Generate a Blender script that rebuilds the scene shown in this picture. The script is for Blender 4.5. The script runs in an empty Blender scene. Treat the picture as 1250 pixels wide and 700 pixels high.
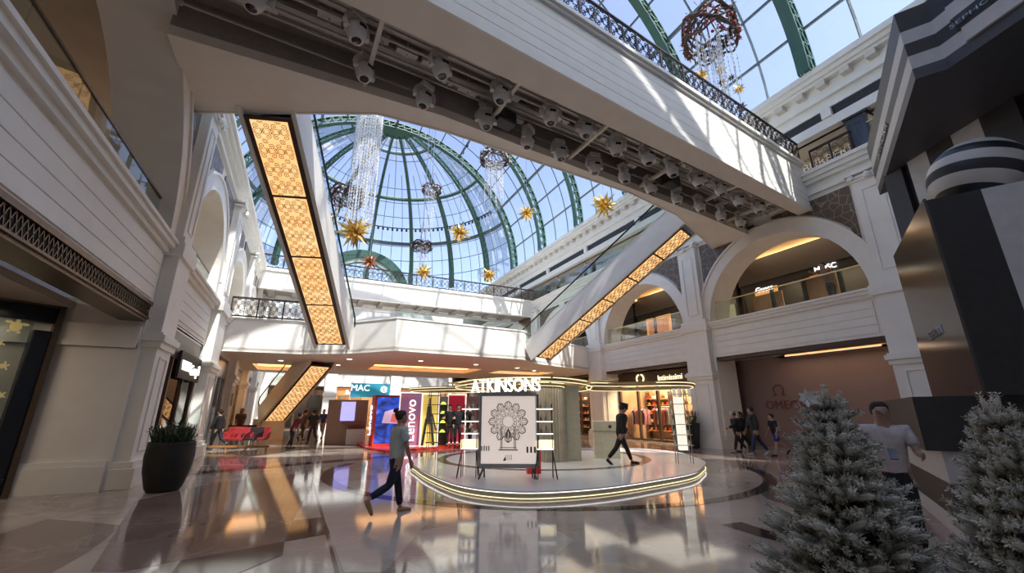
import bpy, math, random
from mathutils import Vector, Matrix
PI = math.pi
SC = bpy.context.scene
COL = SC.collection
R = math.radians
V = Vector

# ------------------------------------------------------------------ mesh builder
class MB:
    def __init__(s):
        s.v = []; s.f = []; s.mi = []; s.sm = []; s.cur = 0; s.smooth = False; s.col = None
    def add(s, vs, fs):
        n = len(s.v); s.v.extend([tuple(p) for p in vs])
        for f in fs:
            s.f.append(tuple(n + i for i in f)); s.mi.append(s.cur); s.sm.append(s.smooth)
        return s
    def box(s, x0, y0, z0, x1, y1, z1):
        vs = [(x0,y0,z0),(x1,y0,z0),(x1,y1,z0),(x0,y1,z0),(x0,y0,z1),(x1,y0,z1),(x1,y1,z1),(x0,y1,z1)]
        return s.add(vs, [(0,3,2,1),(4,5,6,7),(0,1,5,4),(1,2,6,5),(2,3,7,6),(3,0,4,7)])
    def cbox(s, c, d, rz=0.0):
        M = Matrix.Rotation(rz, 3, 'Z'); vs = []
        for z in (-.5,.5):
            for x,y in ((-.5,-.5),(.5,-.5),(.5,.5),(-.5,.5)):
                vs.append(V(c) + M @ V((x*d[0], y*d[1], z*d[2])))
        return s.add(vs, [(0,3,2,1),(4,5,6,7),(0,1,5,4),(1,2,6,5),(2,3,7,6),(3,0,4,7)])
    def frame(s, p, q, up=(0,0,1)):
        d = (V(q)-V(p)); L = d.length; d = d/L if L > 1e-9 else V((0,0,1))
        u = V(up)
        if abs(d.dot(u)) > .98: u = V((0,1,0)) if abs(d.y) < .9 else V((1,0,0))
        a = d.cross(u).normalized(); b = a.cross(d).normalized()
        return d, a, b
    def bar(s, p, q, w, h=None, up=(0,0,1)):
        h = w if h is None else h
        d, a, b = s.frame(p, q, up); vs = []
        for e in (V(p), V(q)):
            for x, y in ((-.5,-.5),(.5,-.5),(.5,.5),(-.5,.5)):
                vs.append(e + a*x*w + b*y*h)
        return s.add(vs, [(0,3,2,1),(4,5,6,7),(0,1,5,4),(1,2,6,5),(2,3,7,6),(3,0,4,7)])
    def tube(s, pts, r, n=6, cap=True, closed=False):
        pts = [V(p) for p in pts]; m = len(pts)
        rs = r if isinstance(r, (list, tuple)) else [r]*m
        vs = []; a = None
        for i, p in enumerate(pts):
            if closed: d = pts[(i+1) % m] - pts[i-1]
            else: d = pts[min(i+1, m-1)] - pts[max(i-1, 0)]
            if d.length < 1e-9: d = V((0,0,1))
            d.normalize()
            if a is None:
                u = V((0,0,1)) if abs(d.z) < .9 else V((1,0,0)); a = d.cross(u).normalized()
            else:
                a = a - d*a.dot(d); a = a.normalized() if a.length > 1e-6 else d.orthogonal().normalized()
            b = d.cross(a)
            for k in range(n):
                t = 2*PI*k/n; vs.append(p + (a*math.cos(t) + b*math.sin(t))*rs[i])
        fs = []
        for i in range(m if closed else m-1):
            j = (i+1) % m
            for k in range(n):
                l = (k+1) % n; fs.append((i*n+k, i*n+l, j*n+l, j*n+k))
        if cap and not closed:
            fs.append(tuple(range(n-1, -1, -1))); fs.append(tuple((m-1)*n+k for k in range(n)))
        return s.add(vs, fs)
    def lathe(s, prof, c=(0,0,0), n=24, cap=True):
        vs = []; m = len(prof)
        for r, z in prof:
            for k in range(n):
                t = 2*PI*k/n; vs.append((c[0]+r*math.cos(t), c[1]+r*math.sin(t), c[2]+z))
        fs = []
        for i in range(m-1):
            for k in range(n):
                l = (k+1) % n; fs.append((i*n+k, i*n+l, (i+1)*n+l, (i+1)*n+k))
        if cap:
            fs.append(tuple(range(n-1, -1, -1))); fs.append(tuple((m-1)*n+k for k in range(n)))
        return s.add(vs, fs)
    def sphere(s, c, r, n=16, m=10, sc=(1,1,1)):
        prof = []
        vs = []
        for i in range(m+1):
            a = PI*i/m - PI/2
            for k in range(n):
                t = 2*PI*k/n
                vs.append((c[0]+r*sc[0]*math.cos(a)*math.cos(t), c[1]+r*sc[1]*math.cos(a)*math.sin(t), c[2]+r*sc[2]*math.sin(a)))
        fs = [(i*n+k, i*n+(k+1)%n, (i+1)*n+(k+1)%n, (i+1)*n+k) for i in range(m) for k in range(n)]
        return s.add(vs, fs)
    def prism(s, poly, z0, z1):
        n = len(poly)
        a = sum(poly[i][0]*poly[(i+1)%n][1]-poly[(i+1)%n][0]*poly[i][1] for i in range(n))
        if a < 0: poly = poly[::-1]
        vs = [(x,y,z0) for x,y in poly] + [(x,y,z1) for x,y in poly]
        fs = [tuple(range(n-1,-1,-1)), tuple(range(n,2*n))] + [(i,(i+1)%n,n+(i+1)%n,n+i) for i in range(n)]
        return s.add(vs, fs)
    def slab(s, quad, t):
        """four 3-D points, extruded by vector t"""
        q = [V(p) for p in quad]; t = V(t); n = len(q)
        return s.add(q + [p+t for p in q], [tuple(range(n-1,-1,-1)), tuple(range(n,2*n))] + [(i,(i+1)%n,n+(i+1)%n,n+i) for i in range(n)])
    def xf(s, M, start=0):
        for i in range(start, len(s.v)): s.v[i] = tuple(M @ V(s.v[i]))
        return s
    def build(s, name, mat=None, parent=None, world=False, bevel=0):
        me = bpy.data.meshes.new(name)
        vs = s.v
        if world and parent is not None:
            L = parent.location
            p2 = parent.parent
            off = V(L) + (V(p2.location) if p2 else V((0,0,0)))
            vs = [tuple(V(p)-off) for p in vs]
        me.from_pydata(vs, [], s.f)
        mats = mat if isinstance(mat, (list, tuple)) else [mat]
        for m in mats:
            if m is not None: me.materials.append(m)
        me.polygons.foreach_set('material_index', s.mi)
        me.polygons.foreach_set('use_smooth', s.sm)
        if s.col is not None:
            at = me.color_attributes.new('frost', 'FLOAT_COLOR', 'POINT')
            for i, c in enumerate(s.col): at.data[i].color = (c, c, c, 1)
        me.update()
        o = bpy.data.objects.new(name, me); COL.objects.link(o)
        if parent is not None: o.parent = parent
        if bevel:
            b = o.modifiers.new('Bevel', 'BEVEL'); b.width = bevel; b.segments = 2; b.limit_method = 'ANGLE'
        return o

def tag(o, label=None, cat=None, group=None, kind=None):
    if label: o['label'] = label
    if cat: o['category'] = cat
    if group: o['group'] = group
    if kind: o['kind'] = kind
    return o
def thing(name, label, cat, loc=(0,0,0), rz=0.0, group=None):
    o = bpy.data.objects.new(name, None); COL.objects.link(o)
    o.empty_display_size = .2
    o.location = loc; o.rotation_euler = (0,0,rz)
    return tag(o, label, cat, group)
def struct(name, mb, mat, parent=None, bevel=0):
    o = mb.build(name, mat, parent, bevel=bevel)
    if parent is None: o['kind'] = 'structure'
    return o
def copy_tree(o, parent=None):
    c = o.copy(); COL.objects.link(c)
    if parent is not None: c.parent = parent
    for ch in o.children: copy_tree(ch, c)
    return c

# ------------------------------------------------------------------ materials
def nodes(name):
    m = bpy.data.materials.new(name); m.use_nodes = True
    nt = m.node_tree; b = nt.nodes['Principled BSDF']
    return m, nt, b
def noise_mix(nt, c1, c2, scale, lo=.35, hi=.65, detail=4, coord='Object', stretch=None, dist=0):
    tc = nt.nodes.new('ShaderNodeTexCoord'); tn = nt.nodes.new('ShaderNodeTexNoise')
    tn.inputs['Scale'].default_value = scale; tn.inputs['Detail'].default_value = detail
    tn.inputs['Distortion'].default_value = dist
    src = tc.outputs[coord]
    if stretch:
        mp = nt.nodes.new('ShaderNodeMapping'); mp.inputs['Scale'].default_value = stretch
        nt.links.new(src, mp.inputs[0]); src = mp.outputs[0]
    nt.links.new(src, tn.inputs['Vector'])
    cr = nt.nodes.new('ShaderNodeValToRGB')
    cr.color_ramp.elements[0].position = lo; cr.color_ramp.elements[1].position = hi
    cr.color_ramp.elements[0].color = (*c1, 1); cr.color_ramp.elements[1].color = (*c2, 1)
    nt.links.new(tn.outputs['Fac'], cr.inputs[0])
    return cr, tn
def mat(name, c, rough=.5, metal=0, c2=None, scale=8, spec=.5, bump=0, stretch=None, emis=None, es=0, coat=0, lo=.35, hi=.65, dist=0):
    m, nt, b = nodes(name)
    b.inputs['Base Color'].default_value = (*c, 1)
    b.inputs['Roughness'].default_value = rough; b.inputs['Metallic'].default_value = metal
    b.inputs['Specular IOR Level'].default_value = spec
    if coat: b.inputs['Coat Weight'].default_value = coat; b.inputs['Coat Roughness'].default_value = .03
    c2 = c2 or tuple(min(1, x*.88) for x in c)
    cr, tn = noise_mix(nt, c, c2, scale, stretch=stretch, lo=lo, hi=hi, dist=dist)
    nt.links.new(cr.outputs[0], b.inputs['Base Color'])
    if bump:
        bp = nt.nodes.new('ShaderNodeBump'); bp.inputs['Strength'].default_value = bump; bp.inputs['Distance'].default_value = .02
        nt.links.new(tn.outputs['Fac'], bp.inputs['Height']); nt.links.new(bp.outputs[0], b.inputs['Normal'])
    if emis:
        b.inputs['Emission Color'].default_value = (*emis, 1); b.inputs['Emission Strength'].default_value = es
    return m
def emit(name, c, s, c2=None, scale=3):
    m, nt, b = nodes(name)
    b.inputs['Base Color'].default_value = (*[x*.6 for x in c], 1); b.inputs['Roughness'].default_value = .4
    b.inputs['Emission Strength'].default_value = s
    cr, tn = noise_mix(nt, c, c2 or tuple(x*.9 for x in c), scale)
    nt.links.new(cr.outputs[0], b.inputs['Emission Color'])
    return m
def thin_glass(name, tint=(.93,.97,.96), gloss=.12, rough=.0):
    m = bpy.data.materials.new(name); m.use_nodes = True; nt = m.node_tree
    for n in list(nt.nodes): nt.nodes.remove(n)
    out = nt.nodes.new('ShaderNodeOutputMaterial'); mx = nt.nodes.new('ShaderNodeMixShader')
    tr = nt.nodes.new('ShaderNodeBsdfTransparent'); gl = nt.nodes.new('ShaderNodeBsdfGlossy')
    tr.inputs[0].default_value = (*tint, 1); gl.inputs['Roughness'].default_value = rough
    lw = nt.nodes.new('ShaderNodeFresnel'); lw.inputs['IOR'].default_value = 1.45
    mu = nt.nodes.new('ShaderNodeMath'); mu.operation = 'MULTIPLY'; mu.inputs[1].default_value = gloss/.04
    mu.use_clamp = True
    ns = nt.nodes.new('ShaderNodeTexNoise'); ns.inputs['Scale'].default_value = .7
    nt.links.new(lw.outputs[0], mu.inputs[0]); nt.links.new(mu.outputs[0], mx.inputs[0])
    nt.links.new(tr.outputs[0], mx.inputs[1]); nt.links.new(gl.outputs[0], mx.inputs[2])
    nt.links.new(mx.outputs[0], out.inputs[0])
    return m

M = {}
M['plaster'] = mat('white_plaster', (.83,.80,.735), .5, c2=(.79,.76,.70), scale=2.5)
M['plaster_warm'] = mat('cream_plaster', (.70,.64,.56), .6, c2=(.65,.59,.51), scale=2)
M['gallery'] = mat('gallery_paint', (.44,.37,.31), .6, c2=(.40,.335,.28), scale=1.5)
M['groove'] = mat('panel_joint', (.30,.29,.27), .7)
M['ceil'] = mat('soffit_paint', (.80,.74,.66), .55, c2=(.76,.70,.62), scale=2)
M['green'] = mat('green_painted_steel', (.055,.135,.10), .45, c2=(.045,.115,.085), scale=3)
M['palegreen'] = mat('pale_green_steel', (.50,.62,.56), .45, c2=(.44,.56,.50), scale=3)
M['mullion'] = mat('dark_glazing_bar', (.10,.14,.15), .45, c2=(.13,.17,.17), scale=3)
M['glazing'] = thin_glass('roof_glass', (.90,.94,.97), .02)
M['glass'] = thin_glass('balustrade_glass', (.88,.93,.91), .007)
M['iron'] = mat('black_wrought_iron', (.035,.03,.028), .45, .6, c2=(.06,.05,.045))
M['bronze'] = mat('bronze_metal', (.16,.11,.07), .35, .7, c2=(.12,.085,.055))
M['brass'] = mat('brass_metal', (.62,.48,.24), .28, .9, c2=(.52,.40,.20))
M['brown'] = mat('dark_brown_frame', (.07,.035,.022), .4, c2=(.05,.027,.018))
M['amber'] = emit('amber_backlit_panel', (1.0,.60,.27), .78, c2=(1.0,.50,.18), scale=1.6)
M['cove'] = emit('warm_cove_light', (1.0,.42,.11), .65)
M['cove_hot'] = emit('cove_strip_light', (1.0,.52,.17), 2.4)
M['white_led'] = emit('white_led', (1.0,.97,.92), 1.3)
M['warm_led'] = emit('warm_led', (1.0,.86,.52), 1.0)
M['black'] = mat('matt_black', (.012,.012,.013), .5, c2=(.018,.018,.019))
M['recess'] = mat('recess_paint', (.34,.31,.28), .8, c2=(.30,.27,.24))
M['rig'] = mat('grey_rig_metal', (.50,.47,.44), .5, 0, c2=(.44,.41,.385))
M['lampgrey'] = mat('stage_light_shell', (.66,.63,.60), .4, c2=(.58,.56,.53))
M['darkglass'] = mat('dark_glass_pane', (.01,.012,.015), .06, spec=.7)
M['mosaic'] = None
M['gold'] = mat('polished_gold', (.86,.62,.25), .22, 1.0, c2=(.78,.52,.18))
M['red'] = mat('red_lacquer', (.62,.035,.02), .35, c2=(.52,.03,.02))
M['gloss_black'] = mat('gloss_black_laminate', (.018,.017,.017), .12, c2=(.022,.02,.02))
M['charcoal'] = mat('charcoal_panel', (.034,.031,.030), .45, c2=(.04,.036,.034))
M['stripe_white'] = mat('cream_white_laminate', (.62,.60,.58), .45, c2=(.57,.55,.53))
M['steel'] = mat('brushed_steel', (.45,.45,.44), .3, .9)
M['skin'] = mat('skin', (.48,.29,.21), .5, c2=(.43,.25,.18))
M['hair_dark'] = mat('dark_hair', (.02,.014,.01), .6)
M['wood'] = mat('dark_timber', (.10,.05,.028), .4, c2=(.07,.035,.02), stretch=(1,1,8))

def mosaic():
    m, nt, b = nodes('brown_mosaic')
    tc = nt.nodes.new('ShaderNodeTexCoord'); vo = nt.nodes.new('ShaderNodeTexVoronoi')
    vo.feature = 'DISTANCE_TO_EDGE'; vo.inputs['Scale'].default_value = 3.0
    nt.links.new(tc.outputs['Object'], vo.inputs['Vector'])
    cr = nt.nodes.new('ShaderNodeValToRGB')
    cr.color_ramp.elements[0].position = .0; cr.color_ramp.elements[0].color = (.36,.27,.18,1)
    cr.color_ramp.elements[1].position = .045; cr.color_ramp.elements[1].color = (.10,.07,.048,1)
    nt.links.new(vo.outputs[0], cr.inputs[0]); nt.links.new(cr.outputs[0], b.inputs['Base Color'])
    b.inputs['Roughness'].default_value = .35
    return m
M['mosaic'] = mosaic()

def marble(name, ca, cb, cv, scale=.45, rough=.07):
    """polished stone: cloudy ground of two colours, pale veins"""
    m, nt, b = nodes(name)
    cr, tn = noise_mix(nt, ca, cb, scale, lo=.38, hi=.62, detail=7, dist=.8)
    tc = nt.nodes.new('ShaderNodeTexCoord'); wv = nt.nodes.new('ShaderNodeTexNoise')
    wv.inputs['Scale'].default_value = scale*2.2; wv.inputs['Detail'].default_value = 9; wv.inputs['Distortion'].default_value = .6
    nt.links.new(tc.outputs['Object'], wv.inputs['Vector'])
    r2 = nt.nodes.new('ShaderNodeValToRGB'); e = r2.color_ramp.elements
    e[0].position = .475; e[0].color = (0,0,0,1); e[1].position = .495; e[1].color = (1,1,1,1)
    k = e.new(.52); k.color = (0,0,0,1)
    nt.links.new(wv.outputs['Fac'], r2.inputs[0])
    mx = nt.nodes.new('ShaderNodeMixRGB'); mx.inputs[2].default_value = (*cv, 1)
    sc_ = nt.nodes.new('ShaderNodeMath'); sc_.operation = 'MULTIPLY'; sc_.inputs[1].default_value = .30
    nt.links.new(r2.outputs[0], sc_.inputs[0]); nt.links.new(sc_.outputs[0], mx.inputs[0])
    nt.links.new(cr.outputs[0], mx.inputs[1]); nt.links.new(mx.outputs[0], b.inputs['Base Color'])
    b.inputs['Roughness'].default_value = rough; b.inputs['Specular IOR Level'].default_value = .36
    b.inputs['Coat Weight'].default_value = 0; b.inputs['Coat Roughness'].default_value = .02
    return m
M['marble_grey'] = marble('grey_beige_marble', (.31,.25,.20), (.48,.40,.325), (.62,.54,.45))
M['marble_brown'] = marble('brown_marble', (.17,.115,.092), (.24,.17,.138), (.36,.29,.24))
M['marble_pink'] = marble('pinkish_brown_marble', (.27,.195,.16), (.36,.27,.225), (.48,.39,.34))
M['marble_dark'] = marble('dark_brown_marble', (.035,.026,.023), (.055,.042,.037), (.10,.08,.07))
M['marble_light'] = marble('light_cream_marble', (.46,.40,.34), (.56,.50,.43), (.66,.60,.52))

# ------------------------------------------------------------------ text
def text_mb(s, size, depth=.02, align='CENTER'):
    """lettering in the XZ plane facing -Y, origin at the middle of the baseline"""
    cu = bpy.data.curves.new('lettering', 'FONT'); cu.body = s; cu.size = size; cu.extrude = depth/2
    cu.align_x = align; cu.resolution_u = 3
    o = bpy.data.objects.new('lettering', cu); COL.objects.link(o)
    dg = bpy.context.evaluated_depsgraph_get()
    me = bpy.data.meshes.new_from_object(o.evaluated_get(dg))
    mb = MB()
    mb.add([(v.co.x, -v.co.z, v.co.y) for v in me.vertices], [tuple(p.vertices) for p in me.polygons])
    bpy.data.objects.remove(o); bpy.data.curves.remove(cu); bpy.data.meshes.remove(me)
    return mb
def text_obj(s, size, mt, loc, rz=0, parent=None, name='lettering', depth=.02, scale=(1,1,1), rx=0):
    mb = text_mb(s, size, depth)
    mb.xf(Matrix.Translation(V(loc)) @ Matrix.Rotation(rz,4,'Z') @ Matrix.Rotation(rx,4,'X') @ Matrix.Diagonal((*scale,1)))
    return mb.build(name, mt, parent, world=parent is not None)

# ------------------------------------------------------------------ scroll ironwork
def spiral(cx, cz, r0, turns, a0, n=22, sgn=1, grow=1.0):
    pts = []
    for i in range(n+1):
        t = i/n; a = a0 + sgn*2*PI*turns*t; r = r0*(1-t*.86)*grow
        pts.append((cx + r*math.cos(a), 0, cz + r*math.sin(a)))
    return pts
def scrollwork(w, h, r=.012, rows=1, cols=1, n=4, frame=True, seg=18):
    """wrought scrolls filling a w x h panel in the XZ plane (corner at 0,0)"""
    mb = MB(); cw = w/cols; ch = h/rows
    for i in range(cols):
        for j in range(rows):
            x0 = i*cw; z0 = j*ch; cx = x0+cw/2; cz = z0+ch/2; q = min(cw, ch)
            for sx in (-1, 1):
                for sz in (-1, 1):
                    c = (cx+sx*cw*.27, cz+sz*ch*.26); rr = q*.20
                    a0 = math.atan2(-sz, -sx)
                    mb.tube([(cx,0,cz)] + spiral(c[0], c[1], rr, 1.55, a0, seg, sx*sz), r, n)
                    c2 = (cx+sx*cw*.41, cz+sz*ch*.07)
                    mb.tube(spiral(c2[0], c2[1], q*.10, 1.2, PI/2*sz, seg//2+2, -sx*sz), r*.8, n)
                    c3 = (cx+sx*cw*.08, cz+sz*ch*.42)
                    mb.tube(spiral(c3[0], c3[1], q*.09, 1.2, 0 if sx > 0 else PI, seg//2+2, sx*sz), r*.8, n)
            mb.tube([(cx-q*.12,0,cz),(cx,0,cz+q*.16),(cx+q*.12,0,cz),(cx,0,cz-q*.16)], r*.9, n, closed=True)
    if frame:
        for a, b in (((0,0,0),(w,0,0)),((0,0,h),(w,0,h))): mb.bar(a, b, r*2.2)
        for i in range(cols+1): mb.bar((i*cw,0,0),(i*cw,0,h), r*1.8)
    return mb
IRON_MESH = {}
def iron_panel_mesh(w, h, mt='iron'):
    k = (round(w,2), round(h,2), mt)
    if k not in IRON_MESH:
        o = scrollwork(w, h, .014, 1, 1 if w < .95 else 2).build('scroll_panel', M[mt])
        IRON_MESH[k] = o.data; bpy.data.objects.remove(o)
    return IRON_MESH[k]
def iron_railing(root, pts, z0, h=1.0, step=1.15, mt='iron'):
    """posts, handrail and scroll panels along a polyline; root at the origin"""
    hr = MB()
    for a, b in zip(pts[:-1], pts[1:]):
        A = V((a[0],a[1],z0)); B = V((b[0],b[1],z0)); L = (B-A).length; n = max(1, round(L/step)); w = L/n
        hr.bar(A+V((0,0,h)), B+V((0,0,h)), .075, .05); hr.bar(A+V((0,0,.06)), B+V((0,0,.06)), .04, .03)
        ang = math.atan2(B.y-A.y, B.x-A.x)
        me = iron_panel_mesh(w-.04, h-.14, mt)
        for i in range(n):
            p = A.lerp(B, i/n)
            o = bpy.data.objects.new('scroll_panel', me); COL.objects.link(o); o.parent = root
            o.location = p + V((.02*math.cos(ang), .02*math.sin(ang), .09)) - root.location; o.rotation_euler = (0,0,ang)
            po = MB().box(-.022,-.022,0,.022,.022,h).build('post', M[mt], root) if not root.get('_p') else None
            if po is None:
                po = bpy.data.objects.new('post', bpy.data.meshes[root['_p']]); COL.objects.link(po); po.parent = root
            else: root['_p'] = po.data.name
            po.location = p - root.location; po.rotation_euler = (0,0,ang)
    hr.build('handrail', M[mt], root, world=True)
    if '_p' in root: del root['_p']
def glass_balustrade(root, pts, z0, h=1.05, step=1.6, rail='brass', inset=0):
    for a, b in zip(pts[:-1], pts[1:]):
        A = V((a[0],a[1],z0)); B = V((b[0],b[1],z0)); L = (B-A).length; n = max(1, round(L/step))
        for i in range(n):
            p = A.lerp(B, (i+.01)/n); q = A.lerp(B, (i+.99)/n)
            MB().bar(p+V((0,0,h/2)), q+V((0,0,h/2)), .018, h-.06).build('glass_pane', M['glass'], root, world=True)
        m = MB().bar(A+V((0,0,h)), B+V((0,0,h)), .05, .045)
        m.build('handrail', M[rail], root, world=True)
        MB().bar(A+V((0,0,.03)), B+V((0,0,.03)), .05, .06).build('base_channel', M[rail], root, world=True)

def area(name, loc, rot, size, e, c=(1,.9,.75), sy=None):
    l = bpy.data.lights.new(name, 'AREA'); l.energy = e; l.color = c; l.size = size
    if sy: l.shape = 'RECTANGLE'; l.size_y = sy
    o = bpy.data.objects.new(name, l); COL.objects.link(o); o.location = loc; o.rotation_euler = rot
    return o

def P3(x, y, Y0):     # where the ornament hangs: sight line through a point of the view, at depth Y0
    a = (x-625)/512.; b = (350-y)/512.; th = math.atan(153/512.); ya = R(25.96); c_, s_ = math.cos(th), math.sin(th)
    dx = math.sin(ya)*c_ + a*math.cos(ya) - b*math.sin(ya)*s_; dy = math.cos(ya)*c_ - a*math.sin(ya) - b*math.cos(ya)*s_; dz = s_ + b*c_
    t = Y0/dy; return (dx*t, Y0, 1.6+dz*t)
def PF(x, y, z=0.0):
    q = P3(x, y, 10.0); t = (z-1.6)/(q[2]-1.6); return (q[0]*t, q[1]*t)
def PD(x, y, d):
    q = P3(x, y, 10.0); h = math.hypot(q[0], q[1]); t = d/h; return (q[0]*t, q[1]*t, 1.6+(q[2]-1.6)*t)
# ================================================================== the hall
XL, XR = -3.5, 17.3          # faces of the two arcades
ZF, ZL, ZB = 4.05, 5.6, 10.7  # fascia bottom, gallery floor, upper floor

# ---- floor
fl = MB()
fl.cur = 0; fl.box(-16,-14,-.3, 32,52,0)
def fpoly(pts, mi, z=.002):
    fl.cur = mi; n = len(pts)
    fl.add([(x,y,z) for x,y in pts], [tuple(range(n))])
fl_mats = [M['marble_grey'], M['marble_brown'], M['marble_pink'], M['marble_dark'], M['marble_light']]
FLOOR_PATCHES = []
# ---- patches of coloured stone laid out on the floor
def ring(cx, cy, r0, r1, a0, a1, mi, z=.0035, n=40):
    fl.cur = mi
    for i in range(n):
        a = R(a0+(a1-a0)*i/n); b = R(a0+(a1-a0)*(i+1)/n)
        fl.add([(cx+r0*math.cos(a),cy+r0*math.sin(a),z),(cx+r1*math.cos(a),cy+r1*math.sin(a),z),
                (cx+r1*math.cos(b),cy+r1*math.sin(b),z),(cx+r0*math.cos(b),cy+r0*math.sin(b),z)], [(0,1,2,3)])
fpoly([(8.2,-13),(16.9,-13),(16.9,22),(14.6,16),(11.2,6.6),(7.6,4.6)], 2)
def fpx(pts, mi, z=.002): fpoly([PF(x, y) for x, y in pts], mi, z)
fpx([(0,653),(58,634),(150,642),(112,672),(65,699),(0,760)], 1, .003)
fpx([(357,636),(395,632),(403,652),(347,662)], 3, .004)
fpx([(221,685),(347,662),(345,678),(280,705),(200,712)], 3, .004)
fpx([(165,612),(262,590),(360,582),(378,600),(357,636),(347,662),(221,685),(150,699),(110,699)], 1, .0025)
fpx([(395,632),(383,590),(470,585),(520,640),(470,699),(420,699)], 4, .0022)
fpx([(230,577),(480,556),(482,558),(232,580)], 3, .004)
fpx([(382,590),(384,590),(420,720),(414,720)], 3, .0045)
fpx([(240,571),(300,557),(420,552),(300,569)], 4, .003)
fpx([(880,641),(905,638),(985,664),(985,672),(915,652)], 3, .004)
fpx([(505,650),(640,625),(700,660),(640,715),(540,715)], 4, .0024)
ring(7.0, 12.3, 6.0, 6.3, 150, 330, 3)
ring(9.6, 4.9, 0, 1.6, 0, 360, 1, .003)
ring(14.2, 6.2, 2.2, 2.5, 90, 270, 3)
struct('floor', fl, fl_mats)

# ---- arcades. side = +1: wall whose face looks towards -X (the right wall); -1: the left wall
def arcade(side, X, bays, pillars, y0, y1, zb, name, low=ZF, arch_d=1.3):
    """bays: (ya, yb, arch centre, arch radius, arch spring z)"""
    w = MB(); s = side; D = arch_d
    def bx(xa, ya, za, xb, yb, zb_):  # xa/xb measured into the wall
        xs = sorted((X+s*xa, X+s*xb)); w.box(xs[0], ya, za, xs[1], yb, zb_)
    # solid piers
    edges = [y0] + [e for b in bays for e in (b[0], b[1])] + [y1]
    for i in range(0, len(edges), 2):
        if edges[i+1]-edges[i] > .01: bx(0, edges[i], 0, D, edges[i+1], ZL)
    for (ya, yb, c, r, zs) in bays:
        bx(0, ya, low, D, yb, ZL)
    # upper storey: flat wall with the arch cut out
    lims = [y0]
    for a, b in zip(bays[:-1], bays[1:]): lims.append((a[1]+b[0])/2)
    lims.append(y1)
    for i, (ya, yb, c, r, zs) in enumerate(bays):
        A, B = lims[i], lims[i+1]; N = 28
        bx(0, A, ZL, D, c-r, zb); bx(0, c+r, ZL, D, B, zb)
        if zs > ZL: pass
        for k in range(N):
            t0 = PI*k/N; t1 = PI*(k+1)/N
            ya_, za_ = c+r*math.cos(t0), zs+r*math.sin(t0); yb_, zb2 = c+r*math.cos(t1), zs+r*math.sin(t1)
            w.add([(X,ya_,za_),(X,yb_,zb2),(X,yb_,zb),(X,ya_,zb),
                   (X+s*D,ya_,za_),(X+s*D,yb_,zb2),(X+s*D,yb_,zb),(X+s*D,ya_,zb)],
                  [(0,1,2,3),(4,5,6,7),(0,1,5,4),(2,3,7,6)])
    o = struct(name, w, M['plaster'])
    # mouldings, pilasters, archivolts and panels are parts of the wall
    for i, (ya, yb, c, r, zs) in enumerate(bays):
        av = MB(); N = 30
        for (ra, rb, th) in ((r, r+.5, .07), (r+.5, r+.6, .12)):
            for k in range(N):
                t0 = PI*k/N; t1 = PI*(k+1)/N
                q = [(X+.001*s, c+rr*math.cos(t), zs+rr*math.sin(t)) for rr, t in ((ra,t0),(rb,t0),(rb,t1),(ra,t1))]
                av.slab(q, (-s*th,0,0))
        for yy in (c-r-.5, c+r):
            if zs > ZL+.3: xs = sorted((X+.001*s, X-s*.07)); av.box(xs[0], yy, ZL+.3, xs[1], yy+.5, zs)
        av.build('archivolt', M['plaster'], o)
        hd_ = MB(); xs = sorted((X+.05*s, X+s*.6)); hd_.box(xs[0], ya+.01, low-.16, xs[1], yb-.01, low-.002); hd_.build('opening_head', M['brown'] if side > 0 else M['bronze'], o)
        # panel boards of the fascia
        fb = MB(); n = 4; zz0, zz1 = low+.12, ZL-.28; dz = (zz1-zz0)/n
        for k in range(n):
            xs = sorted((X+.001*s, X-s*.03)); fb.box(xs[0], ya+.1, zz0+k*dz, xs[1], yb-.1, zz0+(k+1)*dz-.02)
        fb.build('fascia_boards', M['plaster'], o)
        # bronze pierced grille closing the head of the opening
        for yy, inner in ((c, 0),):
            pass
        # spandrel mosaics
        for sgn in (-1, 1):
            sp = MB(); pts = []
            ye = (ya-.35) if sgn < 0 else (yb+.35)
            rr = r+.68; zt = zb-1.05
            half = abs(ye-c)
            half = min(half, rr+.45)
            a_lo = math.asin(min(.98, max(0, .48)))
            y_edge = c+sgn*(half-.28)
            for k in range(9):
                t = R(38)+ (R(84)-R(38))*k/8
                pts.append((c+sgn*rr*math.cos(t), zs+rr*math.sin(t)))
            pts = [p for p in pts if (y_edge-p[0])*sgn > .05 and p[1] < zt-.03]
            if len(pts) < 3: continue
            poly = [(y_edge, min(pts[0][1]-.9, zt-.4))] + pts + [(pts[-1][0], zt), (y_edge, zt)]
            sp.slab([(X+.001*s, p[0], p[1]) for p in poly], (-s*.05,0,0))
            sp.build('mosaic_spandrel', M['mosaic'], o)
    lm = MB()
    for (za, zc, d) in ((ZL-.22, ZL-.1, .10), (ZL-.1, ZL+.02, .20), (ZL+.02, ZL+.1, .26)):
        xs = sorted((X+.002*s, X-s*d)); lm.box(xs[0], y0, za, xs[1], y1, zc)
    lm.build('ledge_moulding', M['plaster'], o)
    cm = MB()
    for (za, zc, d) in ((zb-.85, zb-.72, .12), (zb-.4, zb-.25, .16), (zb-.25, zb-.08, .28), (zb-.08, zb+.06, .38)):
        xs = sorted((X+.002*s, X-s*d)); cm.box(xs[0], y0, za, xs[1], y1, zc)
    cm.build('band_moulding', M['plaster'], o)
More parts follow.
